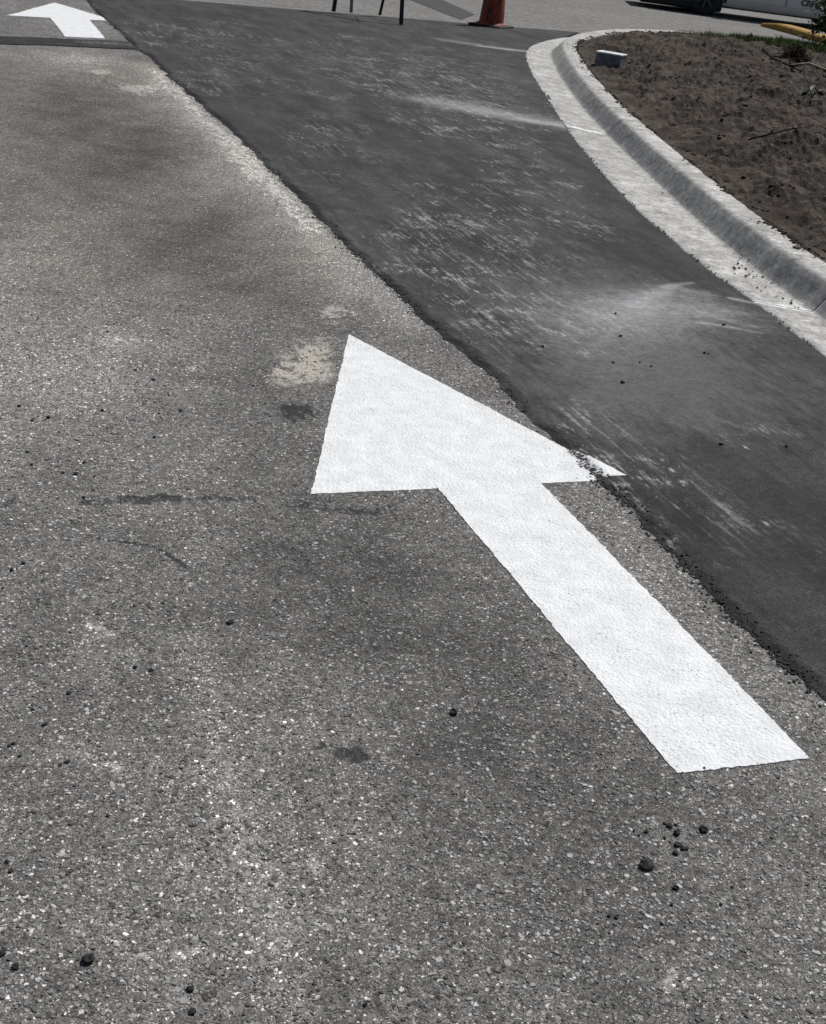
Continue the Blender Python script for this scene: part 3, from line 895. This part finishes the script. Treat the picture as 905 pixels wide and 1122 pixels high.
# ------------------------------------------------------------------ painted arrows
def ragged_patch(corners, nu, nv, amp, seed, zfun, lift):
    """Quad (or triangle when two corners meet) filled with a fine grid; rim wanders by amp."""
    c = np.array(corners, float)
    U, Vv = np.meshgrid(np.linspace(0, 1, nu), np.linspace(0, 1, nv))
    P = (c[0][None, None] * ((1 - U) * (1 - Vv))[..., None] + c[1] * (U * (1 - Vv))[..., None] + c[2] * (U * Vv)[..., None] + c[3] * ((1 - U) * Vv)[..., None])
    rim = np.maximum(np.maximum(np.exp(-U * nu / 3), np.exp(-(1 - U) * nu / 3)), np.maximum(np.exp(-Vv * nv / 3), np.exp(-(1 - Vv) * nv / 3)))
    P[..., 0] += rim * amp * (fbm(P[..., 0] * 40, P[..., 1] * 40, 4, seed) + .8 * fbm(P[..., 0] * 6, P[..., 1] * 6, 2, seed + 5))
    P[..., 1] += rim * amp * (fbm(P[..., 0] * 40 + 31, P[..., 1] * 40, 4, seed + 9) + .8 * fbm(P[..., 0] * 6 + 9, P[..., 1] * 6, 2, seed + 6))
    P = P.reshape(-1, 2)
    z = zfun(P[:, 0], P[:, 1]) + lift
    F = grid_faces(nv, nu)
    # skirt closing the rim down to the pavement
    loop = list(range(nu)) + [r * nu + nu - 1 for r in range(1, nv)] + [(nv - 1) * nu + k_ for k_ in range(nu - 2, -1, -1)] + [r * nu for r in range(nv - 2, 0, -1)]
    V = np.c_[P, z]; B = V[loop].copy(); B[:, 2] -= lift + .001
    n0 = len(V); L = len(loop)
    S = np.array([(loop[i], n0 + i, n0 + (i + 1) % L, loop[(i + 1) % L]) for i in range(L)])
    return np.vstack([V, B]), np.vstack([F, S])


def arrow(px7, label, zfun, nh, ns, amp, lift):
    tip, wl_, wr_, sl, sr, bl, br = [G(*p) for p in px7]
    c0 = (wl_ + wr_ + tip) / 3
    t = thing("painted_arrow", label, "road marking", (c0[0], c0[1], 0), 0, "white arrows painted on the lane")
    o = Vector((c0[0], c0[1], 0))
    V, F = ragged_patch([wl_, wr_, tip + (wr_ - tip) * .004, tip], nh, nh, amp, 11, zfun, lift)
    V = V - np.array([c0[0], c0[1], 0])
    me = mesh_np("arrow_head", V, F, False)
    gx_, gy_ = V[:, 0] + c0[0], V[:, 1] + c0[1]
    d = gx_ - edge_x(gy_)
    fattr(me, 'bare', .62 * np.exp(-((d - .012) / .030) ** 2) * (gy_ < 5))
    link("arrow_head", me, M_PAINT, t)
    ov = .012
    sl2 = sl + (sl - bl) * ov; sr2 = sr + (sr - br) * ov
    V, F = ragged_patch([bl, br, sr2, sl2], max(ns // 3, 8), ns, amp, 23, zfun, lift + .0008)
    V = V - np.array([c0[0], c0[1], 0])
    me = mesh_np("arrow_shaft", V, F, False)
    fattr(me, 'bare', np.zeros(len(V)))
    link("arrow_shaft", me, M_PAINT, t)
    return t


arrow([(382, 367), (341, 541), (685, 526), (478, 533), (595, 532), (741, 849), (887, 832)],
      "large white arrow painted in the foreground, right barb on the new asphalt", z_road, 190, 330, .0042, .0016)
arrow([(59.7, 3.3), (8, 17.4), (128.6, 23.5), (54, 18.9), (97, 21.0), (71.3, 40.6), (115.4, 42.6)],
      "small distant white arrow on the old lane above the dark trench strip", z_lane, 80, 90, .010, .0040)

# ------------------------------------------------------------------ crumbs one can count
crumbs_px = [  # px, py, size px, label key
    (728, 903, 4, 'c'), (733, 906, 6, 'c'), (740, 905, 4, 'c'), (741, 914, 8, 'c'), (728, 919, 4, 'c'), (742, 927, 7, 'c'), (748, 931, 6, 'c'), (740, 936, 6, 'c'), (752, 931, 5, 'c'), (708, 912, 5, 't'), (694, 911, 3, 't'), (700, 916, 3, 't'),
    (740, 974, 6, 't'), (736, 992, 4, 't'), (675, 1006, 5, 't'), (667, 1004, 5, 't'), (790, 992, 4, 't'), (802, 973, 4, 't'), (725, 1013, 4, 't'), (747, 848, 3, 't'), (771, 843, 4, 't'),
    (17, 1060, 7, 'b'), (2, 1045, 8, 'b'), (211, 1110, 7, 'b'), (209, 1085, 7, 'b'), (12, 955, 5, 'b'), (118, 895, 4, 'b'), (400, 1102, 5, 'b'), (8, 945, 5, 'b'),
    (74, 836, 5, 'l'), (66, 839, 4, 'l'), (49, 795, 5, 'l'), (15, 815, 4, 'l'), (22, 829, 4, 'l'), (10, 818, 4, 'l'), (36, 778, 4, 'l'), (148, 732, 5, 'l'), (166, 735, 5, 'l'), (75, 760, 5, 'l'), (26, 618, 5, 'l'), (13, 625, 5, 'l'), (3, 645, 3, 'l'),
    (83, 520, 5, 'w'), (69, 519, 4, 'w'), (92, 508, 4, 'w'), (104, 523, 3, 'w'), (30, 496, 4, 'w'), (35, 510, 4, 'w'), (21, 446, 4, 'w'), (53, 459, 5, 'w'), (35, 462, 4, 'w'), (169, 480, 4, 'w'), (112, 451, 4, 'w'), (168, 417, 4, 'w'), (148, 406, 3, 'w'), (198, 451, 4, 'w'), (174, 454, 3, 'w'), (185, 434, 3, 'w'), (92, 546, 4, 'w'), (118, 364, 3, 'w'), (277, 423, 3, 'w'),
    (673.6, 347.6, 3, 'n'), (679, 373, 4, 'n'), (681, 424, 5, 'n'), (594, 384, 4, 'n'), (671, 402, 3, 'n'), (712.5, 406, 3, 'n'), (771, 391, 4, 'n'), (775, 392, 3, 'n'), (792, 360, 4, 'n'), (788.6, 492, 5, 'n'), (860, 494, 4, 'n'), (700, 402, 3, 'n')]
lab = {'c': "small black asphalt crumb in the tight clump below the big arrow's tail", 't': "stray small black crumb around the clump below the big arrow's tail", 'b': "black asphalt crumb on the old lane near the photo's bottom left corner",
       'l': "tiny black crumb on the old lane at the left edge, below the crack", 'w': "tiny black crumb on the pale old lane left of the big arrow's head",
       'n': "tiny black crumb lying on the dusty new asphalt"}
single = [(707, 950, 13, "largest black asphalt crumb, rounded, below the big arrow's tail"), (770, 911, 9, "black crumb farthest right of the scatter below the big arrow's tail"),
          (97, 1053, 11, "round black asphalt crumb near the bottom left, bigger than its neighbours"), (497, 782, 9, "lone black crumb on the old lane left of the big arrow's shaft"),
          (252, 683, 7, "lone black crumb below the crack in the old lane's middle")]


def crumb(px, py, s, label, seed):
    c_ = G(px, py)
    r = np.random.default_rng(seed)
    depth = math.hypot(math.hypot(*c_), CAM_H)
    rad = s * .5 * depth / FPX
    b_ = bmesh.new(); bmesh.ops.create_icosphere(b_, subdivisions=1 if s < 6 else 2, radius=rad)
    ax = r.random() * 3
    for v_ in b_.verts:
        n_ = v_.co.normalized()
        f = 1 + .22 * math.sin(3 * n_.x + ax) * math.cos(4 * n_.y - ax) + .55 * (r.random() - .5)
        v_.co = Vector((v_.co.x * f * 1.1, v_.co.y * f, v_.co.z * f * .60))
    z = float(z_road(np.array([c_[0]]), np.array([c_[1]]))[0])
    o = bm_obj("asphalt_crumb", b_, M_CRUMB, loc=(c_[0], c_[1], z + rad * .58))
    o.rotation_euler = (0, 0, r.random() * 6)
    return tag(o, label, "crumb", "loose black asphalt crumbs")


for i, (px, py, s, k_) in enumerate(crumbs_px): crumb(px, py, s, lab[k_], 100 + i)
for i, (px, py, s, l_) in enumerate(single): crumb(px, py, s, l_, 300 + i)

# ------------------------------------------------------------------ block on the soil
M_BLOCK_SHADED = mat_concrete("block_shaded_concrete", (.13, .135, .14), (.20, .205, .21), False)  # body colour darkened to stand for the block's shaded front
bz = float(soil_z(np.array([1.40]), np.array([13.75]))[0])
blk = thing("concrete_block", "grey concrete block, top coloured pale as sunlit, sides dark as shaded, lying on the soil by the kerb", "block", (1.40, 13.75, bz - .012), math.radians(-24))
b_ = bmesh.new(); box(b_, -.135, .135, -.085, .085, 0, .150); bm_obj("block_body", b_, M_BLOCK_SHADED, blk, bevel=.006)
b_ = bmesh.new(); box(b_, -.141, .141, -.091, .091, .1503, .166); bm_obj("block_sunlit_top", b_, mat_concrete("block_sunlit_concrete", (.62, .62, .61), (.74, .74, .73), False), blk, bevel=.005)  # paler slab puts the sunlight on the block's top into its colour

# ------------------------------------------------------------------ traffic cone
zc = float(z_over(np.array([.18]), np.array([18.15]))[0])
cone = thing("traffic_cone", "scuffed orange traffic cone with black base at the new asphalt's far edge", "traffic cone", (.19, 18.12, zc - .012), math.radians(-24))
b_ = bmesh.new(); box(b_, -.235, .235, -.235, .235, 0, .034); bm_obj("base", b_, M_RUBBER, cone, bevel=.012)
nC = NT("cone_plastic")
f_ = nC.noise(14, 5, .65); f2 = nC.noise(5, 4, .7, nC.mapping((3, 3, .8)))
cc_ = nC.mix(nC.step(f_, .35, .7), (.24, .030, .012), (.38, .055, .020))
cc_ = nC.mix(nC.mul(nC.step(f2, .47, .60), .92), cc_, (.030, .018, .014))
M_CONE = nC.done(cc_, .55, nC.bump(f2, .4, .004), .35)
b_ = bmesh.new()
lathe(b_, [(.205, .035), (.200, .046), (.172, .056), (.166, .075), (.132, .50), (.118, .64), (.108, .74), (.050, 1.08), (.044, 1.10), (.034, 1.10), (.034, 1.07)], 40)
bm_obj("cone_body", b_, M_CONE, cone, smooth=True)
b_ = bmesh.new(); lathe(b_, [(.1345, .505), (.1365, .506), (.1135, .735), (.1105, .736)], 40)
bm_obj("reflective_band", b_, simple("reflective_white", (.7, .7, .69), .4, .1, 60), cone, smooth=True)

# ------------------------------------------------------------------ barricade on four legs
bar = thing("barricade", "folding barricade standing on thin dark legs at the street edge", "barricade", (-1.4, 17.2, 0))
def legm(name, foot, top, w, d, m):
    b_ = bmesh.new(); fx, fy, fz = foot; tx, ty, tz = top
    vs_ = [b_.verts.new((x + sx_ * w / 2, y + sy_ * d / 2, z)) for (x, y, z) in ((fx, fy, fz), (tx, ty, tz)) for sx_, sy_ in ((-1, -1), (1, -1), (1, 1), (-1, 1))]
    for q in ((0, 1, 2, 3), (7, 6, 5, 4), (0, 4, 5, 1), (1, 5, 6, 2), (2, 6, 7, 3), (3, 7, 4, 0)): b_.faces.new([vs_[i] for i in q])
    return bm_obj(name, b_, m, bar, bevel=.003)
fz = .018
legm("leg", (-.42, -.05, fz), (-.37, .12, 1.02), .050, .03, M_BLACKMETAL)
legm("leg", (-.215, .14, fz), (-.27, .30, 1.02), .040, .03, M_GREYMETAL)
legm("leg", (.13, .46, .002), (.28, .28, 1.02), .036, .03, M_BLACKMETAL)
legm("leg", (.48, -.63, fz), (.40, -.30, 1.02), .050, .03, M_BLACKMETAL)
nB = NT("barricade_board"); wv = nB.new('ShaderNodeTexWave'); wv.inputs['Scale'].default_value = 1.6
nB.put(wv.inputs['Vector'], nB.mapping((1, 1, 1), (0, .78, 0)))
M_BOARD = nB.done(nB.mix(nB.step(wv.outputs['Fac'], .48, .52), (.72, .72, .70), (.62, .12, .02)), .5)
b_ = bmesh.new(); box(b_, -.44, .44, -.012, .012, .93, .985)
for v_ in b_.verts: v_.co.y += -.08 - .46 * v_.co.x
bm_obj("board", b_, M_BOARD, bar, bevel=.003)
b_ = bmesh.new(); tube(b_, [(-.40, .10, 1.0), (-.27, .30, 1.0), (.28, .28, 1.0), (.40, -.28, 1.0), (-.40, .10, 1.0)], [.012] * 5, 8, False)
bm_obj("hinge_bar", b_, M_BLACKMETAL, bar)

# ------------------------------------------------------------------ parked car
CX0, CY = 3.54, 26.95
car = thing("parked_car", "white car parked across the street, dark lettering low on its door", "car", (CX0 + 2.2, CY + .88, -.012))
M_CARW = simple("car_white", (.60, .60, .59), .3, .04, 2, .5, bumpd=.0)
M_GLASS = simple("car_glass", (.02, .024, .026), .08, .1, 2, .7, bumpd=.0)
M_TRIM = simple("car_trim", (.014, .014, .015), .6, .3, 20)
M_RIM = simple("car_rim", (.06, .06, .062), .35, .1, 20, metal=.8)
def loft(name, xs, secs, m, parent, smooth=True):
    V = []; n_ = len(secs[0])
    for x, s_ in zip(xs, secs): V += [(x, y, z) for y, z in s_]
    F = []
    for i in range(len(xs) - 1):
        for j in range(n_):
            F.append((i * n_ + j, i * n_ + (j + 1) % n_, (i + 1) * n_ + (j + 1) % n_, (i + 1) * n_ + j))
    F += [tuple(range(n_))[::-1], tuple((len(xs) - 1) * n_ + j for j in range(n_))]
    b_ = bmesh.new(); vv_ = [b_.verts.new(p) for p in V]
    for f in F: b_.faces.new([vv_[i] for i in f])
    return bm_obj(name, b_, m, parent, smooth)
def sec(hw, zb, zt):
    s_ = []
    prof = [(hw * .90, zb), (hw * .965, zb + .03), (hw * .985, zb + .14), (hw, zb + .32), (hw * .985, (zb + .32 + zt) / 2 + .03), (hw * .95, zt - .05), (hw * .88, zt)]
    s_ = [(-y, z) for y, z in prof] + [(y, z) for y, z in prof[::-1]]
    return s_
xs = [-2.24, -2.16, -1.95, -1.6, -1.1, -.7, 0, .6, 1.1, 1.6, 1.95, 2.18, 2.24]
hws = [.58, .76, .84, .87, .88, .885, .885, .885, .885, .87, .84, .78, .64]
zbs = [.34, .26, .22, .20, .20, .19, .19, .19, .19, .20, .24, .30, .36]
zts = [.62, .70, .78, .86, .92, .94, .95, .95, .96, .97, .96, .92, .80]
body = loft("body", xs, [sec(h, a, b) for h, a, b in zip(hws, zbs, zts)], M_CARW, car)
gx_ = [-1.25, -.85, -.35, .5, 1.05, 1.75]; gw = [.74, .70, .64, .64, .66, .74]; gt = [.95, 1.2, 1.44, 1.47, 1.40, .97]
loft("cabin", gx_, [[(-w, .9), (-w * .93, (t + .9) / 2 + .05), (-w * .82, t), (w * .82, t), (w * .93, (t + .9) / 2 + .05), (w, .9)] for w, t in zip([g + .07 for g in gw], gt)], M_CARW, car)
for s_ in (-1, 1):
    for pts in ([(-.78, .97), (-.28, 1.36), (.12, 1.38), (.12, .97)], [(.20, .97), (.20, 1.38), (.62, 1.37), (1.22, .98)]):
        b_ = bmesh.new()
        q = [b_.verts.new((x, s_ * (.80 - (z - .95) * .22 + .015), z)) for x, z in pts]; q2 = [b_.verts.new((x, s_ * (.70 - (z - .95) * .22), z)) for x, z in pts]
        b_.faces.new(q); b_.faces.new(q2[::-1])
        for i in range(4): b_.faces.new((q[i], q[(i + 1) % 4], q2[(i + 1) % 4], q2[i]))
        bm_obj("window", b_, M_GLASS, car)
for pts in ([(-1.28, .97), (-.38, 1.45)], [(1.78, .99), (1.02, 1.43)]):
    (xa, za), (xb, zb) = pts; b_ = bmesh.new()
    off = -.02 if xa < 0 else .02
    q = [b_.verts.new(p) for p in ((xa + off, -.68, za), (xa + off, .68, za), (xb + off, .54, zb), (xb + off, -.54, zb))]
    b_.faces.new(q); r_ = bmesh.ops.extrude_face_region(b_, geom=b_.faces[:])
    for v_ in [g for g in r_['geom'] if isinstance(g, bmesh.types.BMVert)]: v_.co.z -= .04
    bm_obj("windscreen", b_, M_GLASS, car)
for wx in (-1.36, 1.36):
    for s_ in (-1, 1):
        w = bpy.data.objects.new("wheel", None); C.objects.link(w); w.parent = car; w.location = (wx, s_ * .815, .325)
        b_ = bmesh.new(); lathe(b_, [(.20, -.10), (.27, -.11), (.315, -.095), (.325, -.05), (.325, .05), (.315, .095), (.27, .11), (.20, .10)], 36, 'Y')
        bm_obj("tyre", b_, M_RUBBER, w, True)
        b_ = bmesh.new(); rg = lathe(b_, [(.205, -.095), (.205, .095)], 24, 'Y')
        for k_ in range(7):
            a_ = 2 * math.pi * k_ / 7; vs_ = box(b_, .03, .20, s_ * .06, s_ * .09, -.022, .022)
            for v_ in vs_: x0_, z0_ = v_.co.x, v_.co.z; v_.co.x = x0_ * math.cos(a_) - z0_ * math.sin(a_); v_.co.z = x0_ * math.sin(a_) + z0_ * math.cos(a_)
        lathe(b_, [(.0, s_ * .095), (.05, s_ * .09), (.05, s_ * .05)], 16, 'Y')
        lathe(b_, [(.0, s_ * .02), (.204, s_ * .02)], 24, 'Y')
        bm_obj("rim", b_, M_RIM, w)
        b_ = bmesh.new(); vs_ = []
        ring_ = lathe(b_, [(.345, -.02), (.395, -.02), (.395, .03), (.345, .03)], 40, 'Y', wx, s_ * .872, .325)
        for v_ in [v_ for v_ in b_.verts if v_.co.z < .24]: b_.verts.remove(v_)
        bm_obj("wheel_arch", b_, M_TRIM, car)
for s_ in (-1, 1):
    for x0_, x1_ in ((-.72, .14), (.18, 1.02)):
        b_ = bmesh.new(); box(b_, x0_, x0_ + .012, s_ * .868 - .02, s_ * .868 + .02, .34, .93); bm_obj("door_gap", b_, M_TRIM, car)
        b_ = bmesh.new(); box(b_, x1_ - .22, x1_ - .06, s_ * .885 - .02, s_ * .885 + .02, .80, .83); bm_obj("door_handle", b_, M_CARW, car, bevel=.006)
    b_ = bmesh.new(); box(b_, -.92, .92, s_ * .872 - .022, s_ * .872 + .022, .335, .352); bm_obj("sill_moulding", b_, M_CARW, car, bevel=.005)
    b_ = bmesh.new(); box(b_, -2.20, -1.92, s_ * .66 - .13, s_ * .66 + .13, .60, .72); bm_obj("headlight", b_, simple("lamp_lens", (.6, .6, .6), .1, .05, 4), car, bevel=.03)
    b_ = bmesh.new(); box(b_, 2.04, 2.22, s_ * .68 - .12, s_ * .68 + .12, .66, .82); bm_obj("tail_light", b_, simple("tail_lens", (.35, .01, .01), .2, .1, 4), car, bevel=.03)
    b_ = bmesh.new(); box(b_, -.86, -.66, s_ * .93 - .09, s_ * .93 + .09, .95, 1.07); bm_obj("mirror", b_, M_CARW, car, bevel=.03)
b_ = bmesh.new(); vs_ = box(b_, -2.62, -1.02, -.885, .885, .085, .47)
for v_ in b_.verts:
    if v_.co.x < -2: v_.co.y *= .84
bm_obj("bumper_skirt", b_, M_TRIM, car, bevel=.04)
b_ = bmesh.new(); box(b_, -2.30, -2.10, -.62, .62, .50, .60); bm_obj("bumper_grille", b_, M_TRIM, car, bevel=.02)
b_ = bmesh.new(); box(b_, -2.0, 2.0, -.78, .78, .17, .30); bm_obj("underbody", b_, M_TRIM, car, bevel=.02)
fc = bpy.data.curves.new("lettering", 'FONT'); fc.body = "CREDITS"; fc.size = .15; fc.extrude = .004; fc.offset = .004
tmp = bpy.data.objects.new("lettering_source", fc); C.objects.link(tmp)
bpy.context.view_layer.update()
tme = bpy.data.meshes.new_from_object(tmp.evaluated_get(bpy.context.evaluated_depsgraph_get()))
bpy.data.objects.remove(tmp)
le = link("lettering", tme, M_TRIM, car); le.location = (.47, -.889, .40); le.rotation_euler = (math.pi / 2, 0, 0)
le['label'] = "dark lettering on the lower door"

# ------------------------------------------------------------------ yellow kerb by the car
yk = np.array([(5.42, 26.0), (5.66, 25.35), (5.86, 24.5), (6.05, 23.5), (6.5, 22.9), (7.6, 22.6), (9.0, 22.7)])
yd = dense(yk, 10)
b_ = bmesh.new(); prev = None
for i, p in enumerate(yd):
    d = yd[min(i + 1, len(yd) - 1)] - yd[max(i - 1, 0)]; d = d / np.linalg.norm(d); n_ = np.array([-d[1], d[0]])
    w_ = .17 * min(1, .5 + i / 6)
    h_ = .10 * min(1, .3 + i / 12)
    ring_ = [b_.verts.new((*(p + n_ * a_ * w_), z_)) for a_, z_ in ((-1.08, -.05), (-1.02, h_ - .025), (-.85, h_), (.85, h_), (1.02, h_ - .025), (1.08, -.05))]
    if prev:
        for j in range(5): b_.faces.new((prev[j], prev[j + 1], ring_[j + 1], ring_[j]))
    else: b_.faces.new(ring_)
    prev = ring_
b_.faces.new(prev[::-1])
tag(bm_obj("yellow_kerb", b_, simple("yellow_paint", (.32, .180, .025), .7, .25, 9)), "yellow painted kerb curving out from under the white car", kind="structure")

# ------------------------------------------------------------------ planting
M_LEAF = simple("leaf_dark", (.035, .060, .018), .55, .45, 9, .3)
M_LEAF2 = simple("leaf_mid", (.060, .095, .026), .55, .4, 9, .3)
M_BARK = simple("bark", (.075, .055, .038), .9, .4, 40, .1)
M_STICK = simple("dry_stick", (.33, .28, .20), .9, .3, 30, .1)


def leaves(name, pts, size, m, parent, seed, droop=.3):
    r = np.random.default_rng(seed); N = len(pts)
    t = np.array([(0, 0, 0), (.28, .5, .06), (0, 1.0, -.05), (-.28, .5, .06)])
    sz_ = size * (.6 + .8 * r.random(N)); az = r.random(N) * 6.28; el = r.normal(-droop * .2, .55, N); tw = r.normal(0, .5, N)
    P = t[None] * sz_[:, None, None]
    x, y, z = P[:, :, 0], P[:, :, 1], P[:, :, 2]
    x, z = x * np.cos(tw)[:, None] - z * np.sin(tw)[:, None], x * np.sin(tw)[:, None] + z * np.cos(tw)[:, None]
    y, z = y * np.cos(el)[:, None] - z * np.sin(el)[:, None], y * np.sin(el)[:, None] + z * np.cos(el)[:, None]
    x, y = x * np.cos(az)[:, None] - y * np.sin(az)[:, None], x * np.sin(az)[:, None] + y * np.cos(az)[:, None]
    V = np.stack([x, y, z], 2) + np.asarray(pts)[:, None, :]
    b4 = (np.arange(N) * 4)[:, None]
    F = np.concatenate([b4 + np.array([[0, 1, 2]]), b4 + np.array([[0, 2, 3]])])
    return link(name, mesh_np(name, V.reshape(-1, 3), F), m, parent)


def shrub(name, label, cat, x, y, h, rad, n, size, seed):
    r = np.random.default_rng(seed)
    z0 = float(soil_z(np.array([x]), np.array([y]))[0])
    t = thing(name, label, cat, (x, y, z0 - .01))
    b_ = bmesh.new(); pts = []
    for k_ in range(9):
        a_ = r.random() * 6.28; rr = rad * (.3 + .7 * r.random()); top = np.array([math.cos(a_) * rr, math.sin(a_) * rr, h * (.45 + .5 * r.random())])
        mid_ = top * np.array([.4, .4, .5]) + r.normal(0, .03, 3)
        tube(b_, [(0, 0, -.02), tuple(mid_), tuple(top)], [.018, .012, .005], 6)
        for j in range(n // 9):
            u = .15 + .85 * r.random(); base = (mid_ * (1 - u) + top * u) if r.random() < .75 else mid_ * u
            pts.append(base + r.normal(0, 1, 3) * np.array([rad * .22, rad * .22, h * .10]))
    bm_obj("stems", b_, M_BARK, t)
    pts = np.array(pts); pts[:, 2] = np.abs(pts[:, 2]) + .02
    leaves("foliage", pts[::2], size, M_LEAF, t, seed + 1); leaves("foliage", pts[1::2], size, M_LEAF2, t, seed + 2)
    return t


shrub("leafy_shrub", "dark leafy shrub at the photo's top right corner by the street", "shrub", 5.27, 19.75, 1.15, .46, 3000, .075, 5)
# sprout
def sprout(x, y, h, n, label, seed, leaf=.09):
    r = np.random.default_rng(seed); z0 = float(soil_z(np.array([x]), np.array([y]))[0])
    t = thing("weed_sprout", label, "plant", (x, y, z0 - .01), 0, "weeds sprouting from the bed")
    b_ = bmesh.new(); pts = []
    for k_ in range(n):
        a_ = 6.28 * k_ / n + r.random(); top = (math.cos(a_) * h * .45, math.sin(a_) * h * .45, h * (.6 + .4 * r.random()))
        tube(b_, [(0, 0, 0), (top[0] * .35, top[1] * .35, top[2] * .6), top], [.008, .006, .003], 5)
        for _ in range(3): pts.append(np.array(top) + r.normal(0, .015, 3))
    bm_obj("stem", b_, M_BARK, t); leaves("leaves", np.array(pts), leaf, M_LEAF, t, seed + 1)
sprout(4.66, 18.95, .30, 5, "small dark sprout standing in the grass strip beside the shrub", 21)
sprout(3.95, 15.0, .12, 5, "low dark weed at the right edge of the soil bed", 22, .07)
sprout(3.28, 12.9, .09, 6, "flat dark leafy weed on the soil below the pale stick", 23, .08)
sprout(2.85, 19.0, .10, 2, "tiny upright weed on the bed's far edge near the car", 24, .03)

# grass strip
N = 70000
gy_ = rng.uniform(16.9, 20.6, N); gx_ = rng.uniform(2.6, 8.5, N)
yfar = np.interp(gx_, BAd[int(Nst * .70):, 0], BAd[int(Nst * .70):, 1])
dfar = yfar - gy_
keep = (dfar > .02) & (dfar < .30 + 1.1 * np.clip(gx_ - 2.6, 0, 2.6) * (.7 + .9 * pn(gx_ * 1.3, gy_ * 1.3, 131)))
keep &= rng.random(N) < np.clip((gx_ - 2.7) * .9, 0, 1) * (.45 + .9 * np.clip(pn(gx_ * 3, gy_ * 3, 133) + .4, 0, 1))
gx_, gy_ = gx_[keep], gy_[keep]; N = len(gx_)
gz_ = soil_z(gx_, gy_); h_ = .03 + .06 * rng.random(N); a_ = rng.random(N) * 6.28; w_ = .004 + .004 * rng.random(N); ln = rng.normal(0, .03, (N, 2))
base0 = np.stack([gx_ - np.cos(a_) * w_, gy_ - np.sin(a_) * w_, gz_ - .005], 1); base1 = np.stack([gx_ + np.cos(a_) * w_, gy_ + np.sin(a_) * w_, gz_ - .005], 1)
tip = np.stack([gx_ + ln[:, 0], gy_ + ln[:, 1], gz_ + h_], 1)
V = np.stack([base0, base1, tip], 1).reshape(-1, 3)
tag(link("grass_strip", mesh_np("grass_strip", V, np.arange(3 * N).reshape(-1, 3)), simple("grass_blades", (.125, .165, .050), .7, .45, 3, .2)),
    "thin strip of short green grass along the bed's far kerb", kind="stuff")

# twigs, sticks and a root clump
def stick(name, pts, r0, m, label, cat, twigs=0, seed=0):
    r = np.random.default_rng(seed)
    P = [np.array((x, y, float(soil_z(np.array([x]), np.array([y]))[0]) + dz)) for x, y, dz in pts]
    o0 = P[0]
    b_ = bmesh.new(); n_ = len(P)
    tube(b_, [tuple(p - o0) for p in P], [r0 * (1 - .6 * i / (n_ - 1)) for i in range(n_)], 7)
    for k_ in range(twigs):
        i = r.integers(0, n_ - 1); p = P[i] + (P[i + 1] - P[i]) * r.random() - o0
        e = p + np.array([r.normal(0, .16), r.normal(0, .16), abs(r.normal(0, .05)) + .01]); m_ = (p + e) / 2 + r.normal(0, .015, 3)
        tube(b_, [tuple(p), tuple(m_), tuple(e)], [r0 * .45, r0 * .35, r0 * .15], 5)
    return tag(bm_obj(name, b_, m, None, True, loc=tuple(o0)), label, cat)
M_DARKTWIG = simple("dark_twig", (.030, .022, .017), .9, .4, 40, .1)
stick("dry_stick", [(3.62, 15.75, .03), (3.85, 15.62, .045), (4.15, 15.45, .035), (4.6, 15.2, .03)], .020, M_STICK, "pale dry stick lying on the soil at the right edge", "stick", 1, 2)
stick("dark_branch", [(3.48, 16.5, .10), (3.50, 15.95, .07), (3.56, 15.5, .03), (3.68, 15.2, .02)], .018, M_DARKTWIG, "dark crooked branch end beside the pale stick", "branch", 7, 3)
stick("thin_twig", [(3.32, 15.6, .03), (3.10, 14.6, .025), (2.85, 13.6, .02), (2.62, 12.8, .015)], .007, M_DARKTWIG, "long thin dark twig lying across the middle of the soil", "twig", 5, 4)
stick("thin_twig", [(2.10, 9.75, .02), (2.45, 9.95, .03), (2.75, 9.9, .02), (3.0, 10.05, .02)], .007, M_DARKTWIG, "short dark twig on the soil nearest the kerb's straight part", "twig", 4, 6)
r = np.random.default_rng(9)
b_ = bmesh.new()
for k_ in range(90):
    a_ = r.random() * 6.28; e = np.array([math.cos(a_) * .24 * r.random(), math.sin(a_) * .24 * r.random(), .03 + .13 * r.random()])
    m_ = e * .5 + r.normal(0, .05, 3); s_ = r.normal(0, .10, 3); s_[2] = .0
    tube(b_, [tuple(s_), (m_[0], m_[1], abs(m_[2]) + .03), tuple(e)], [.006, .005, .003], 4)
zc = float(soil_z(np.array([3.92]), np.array([16.6]))[0])
tag(bm_obj("root_clump", b_, simple("root_brown", (.050, .032, .022), .9, .4, 40, .1), loc=(3.92, 16.6, zc)), "tangled brown root clump on the soil before the grass strip", "root clump")
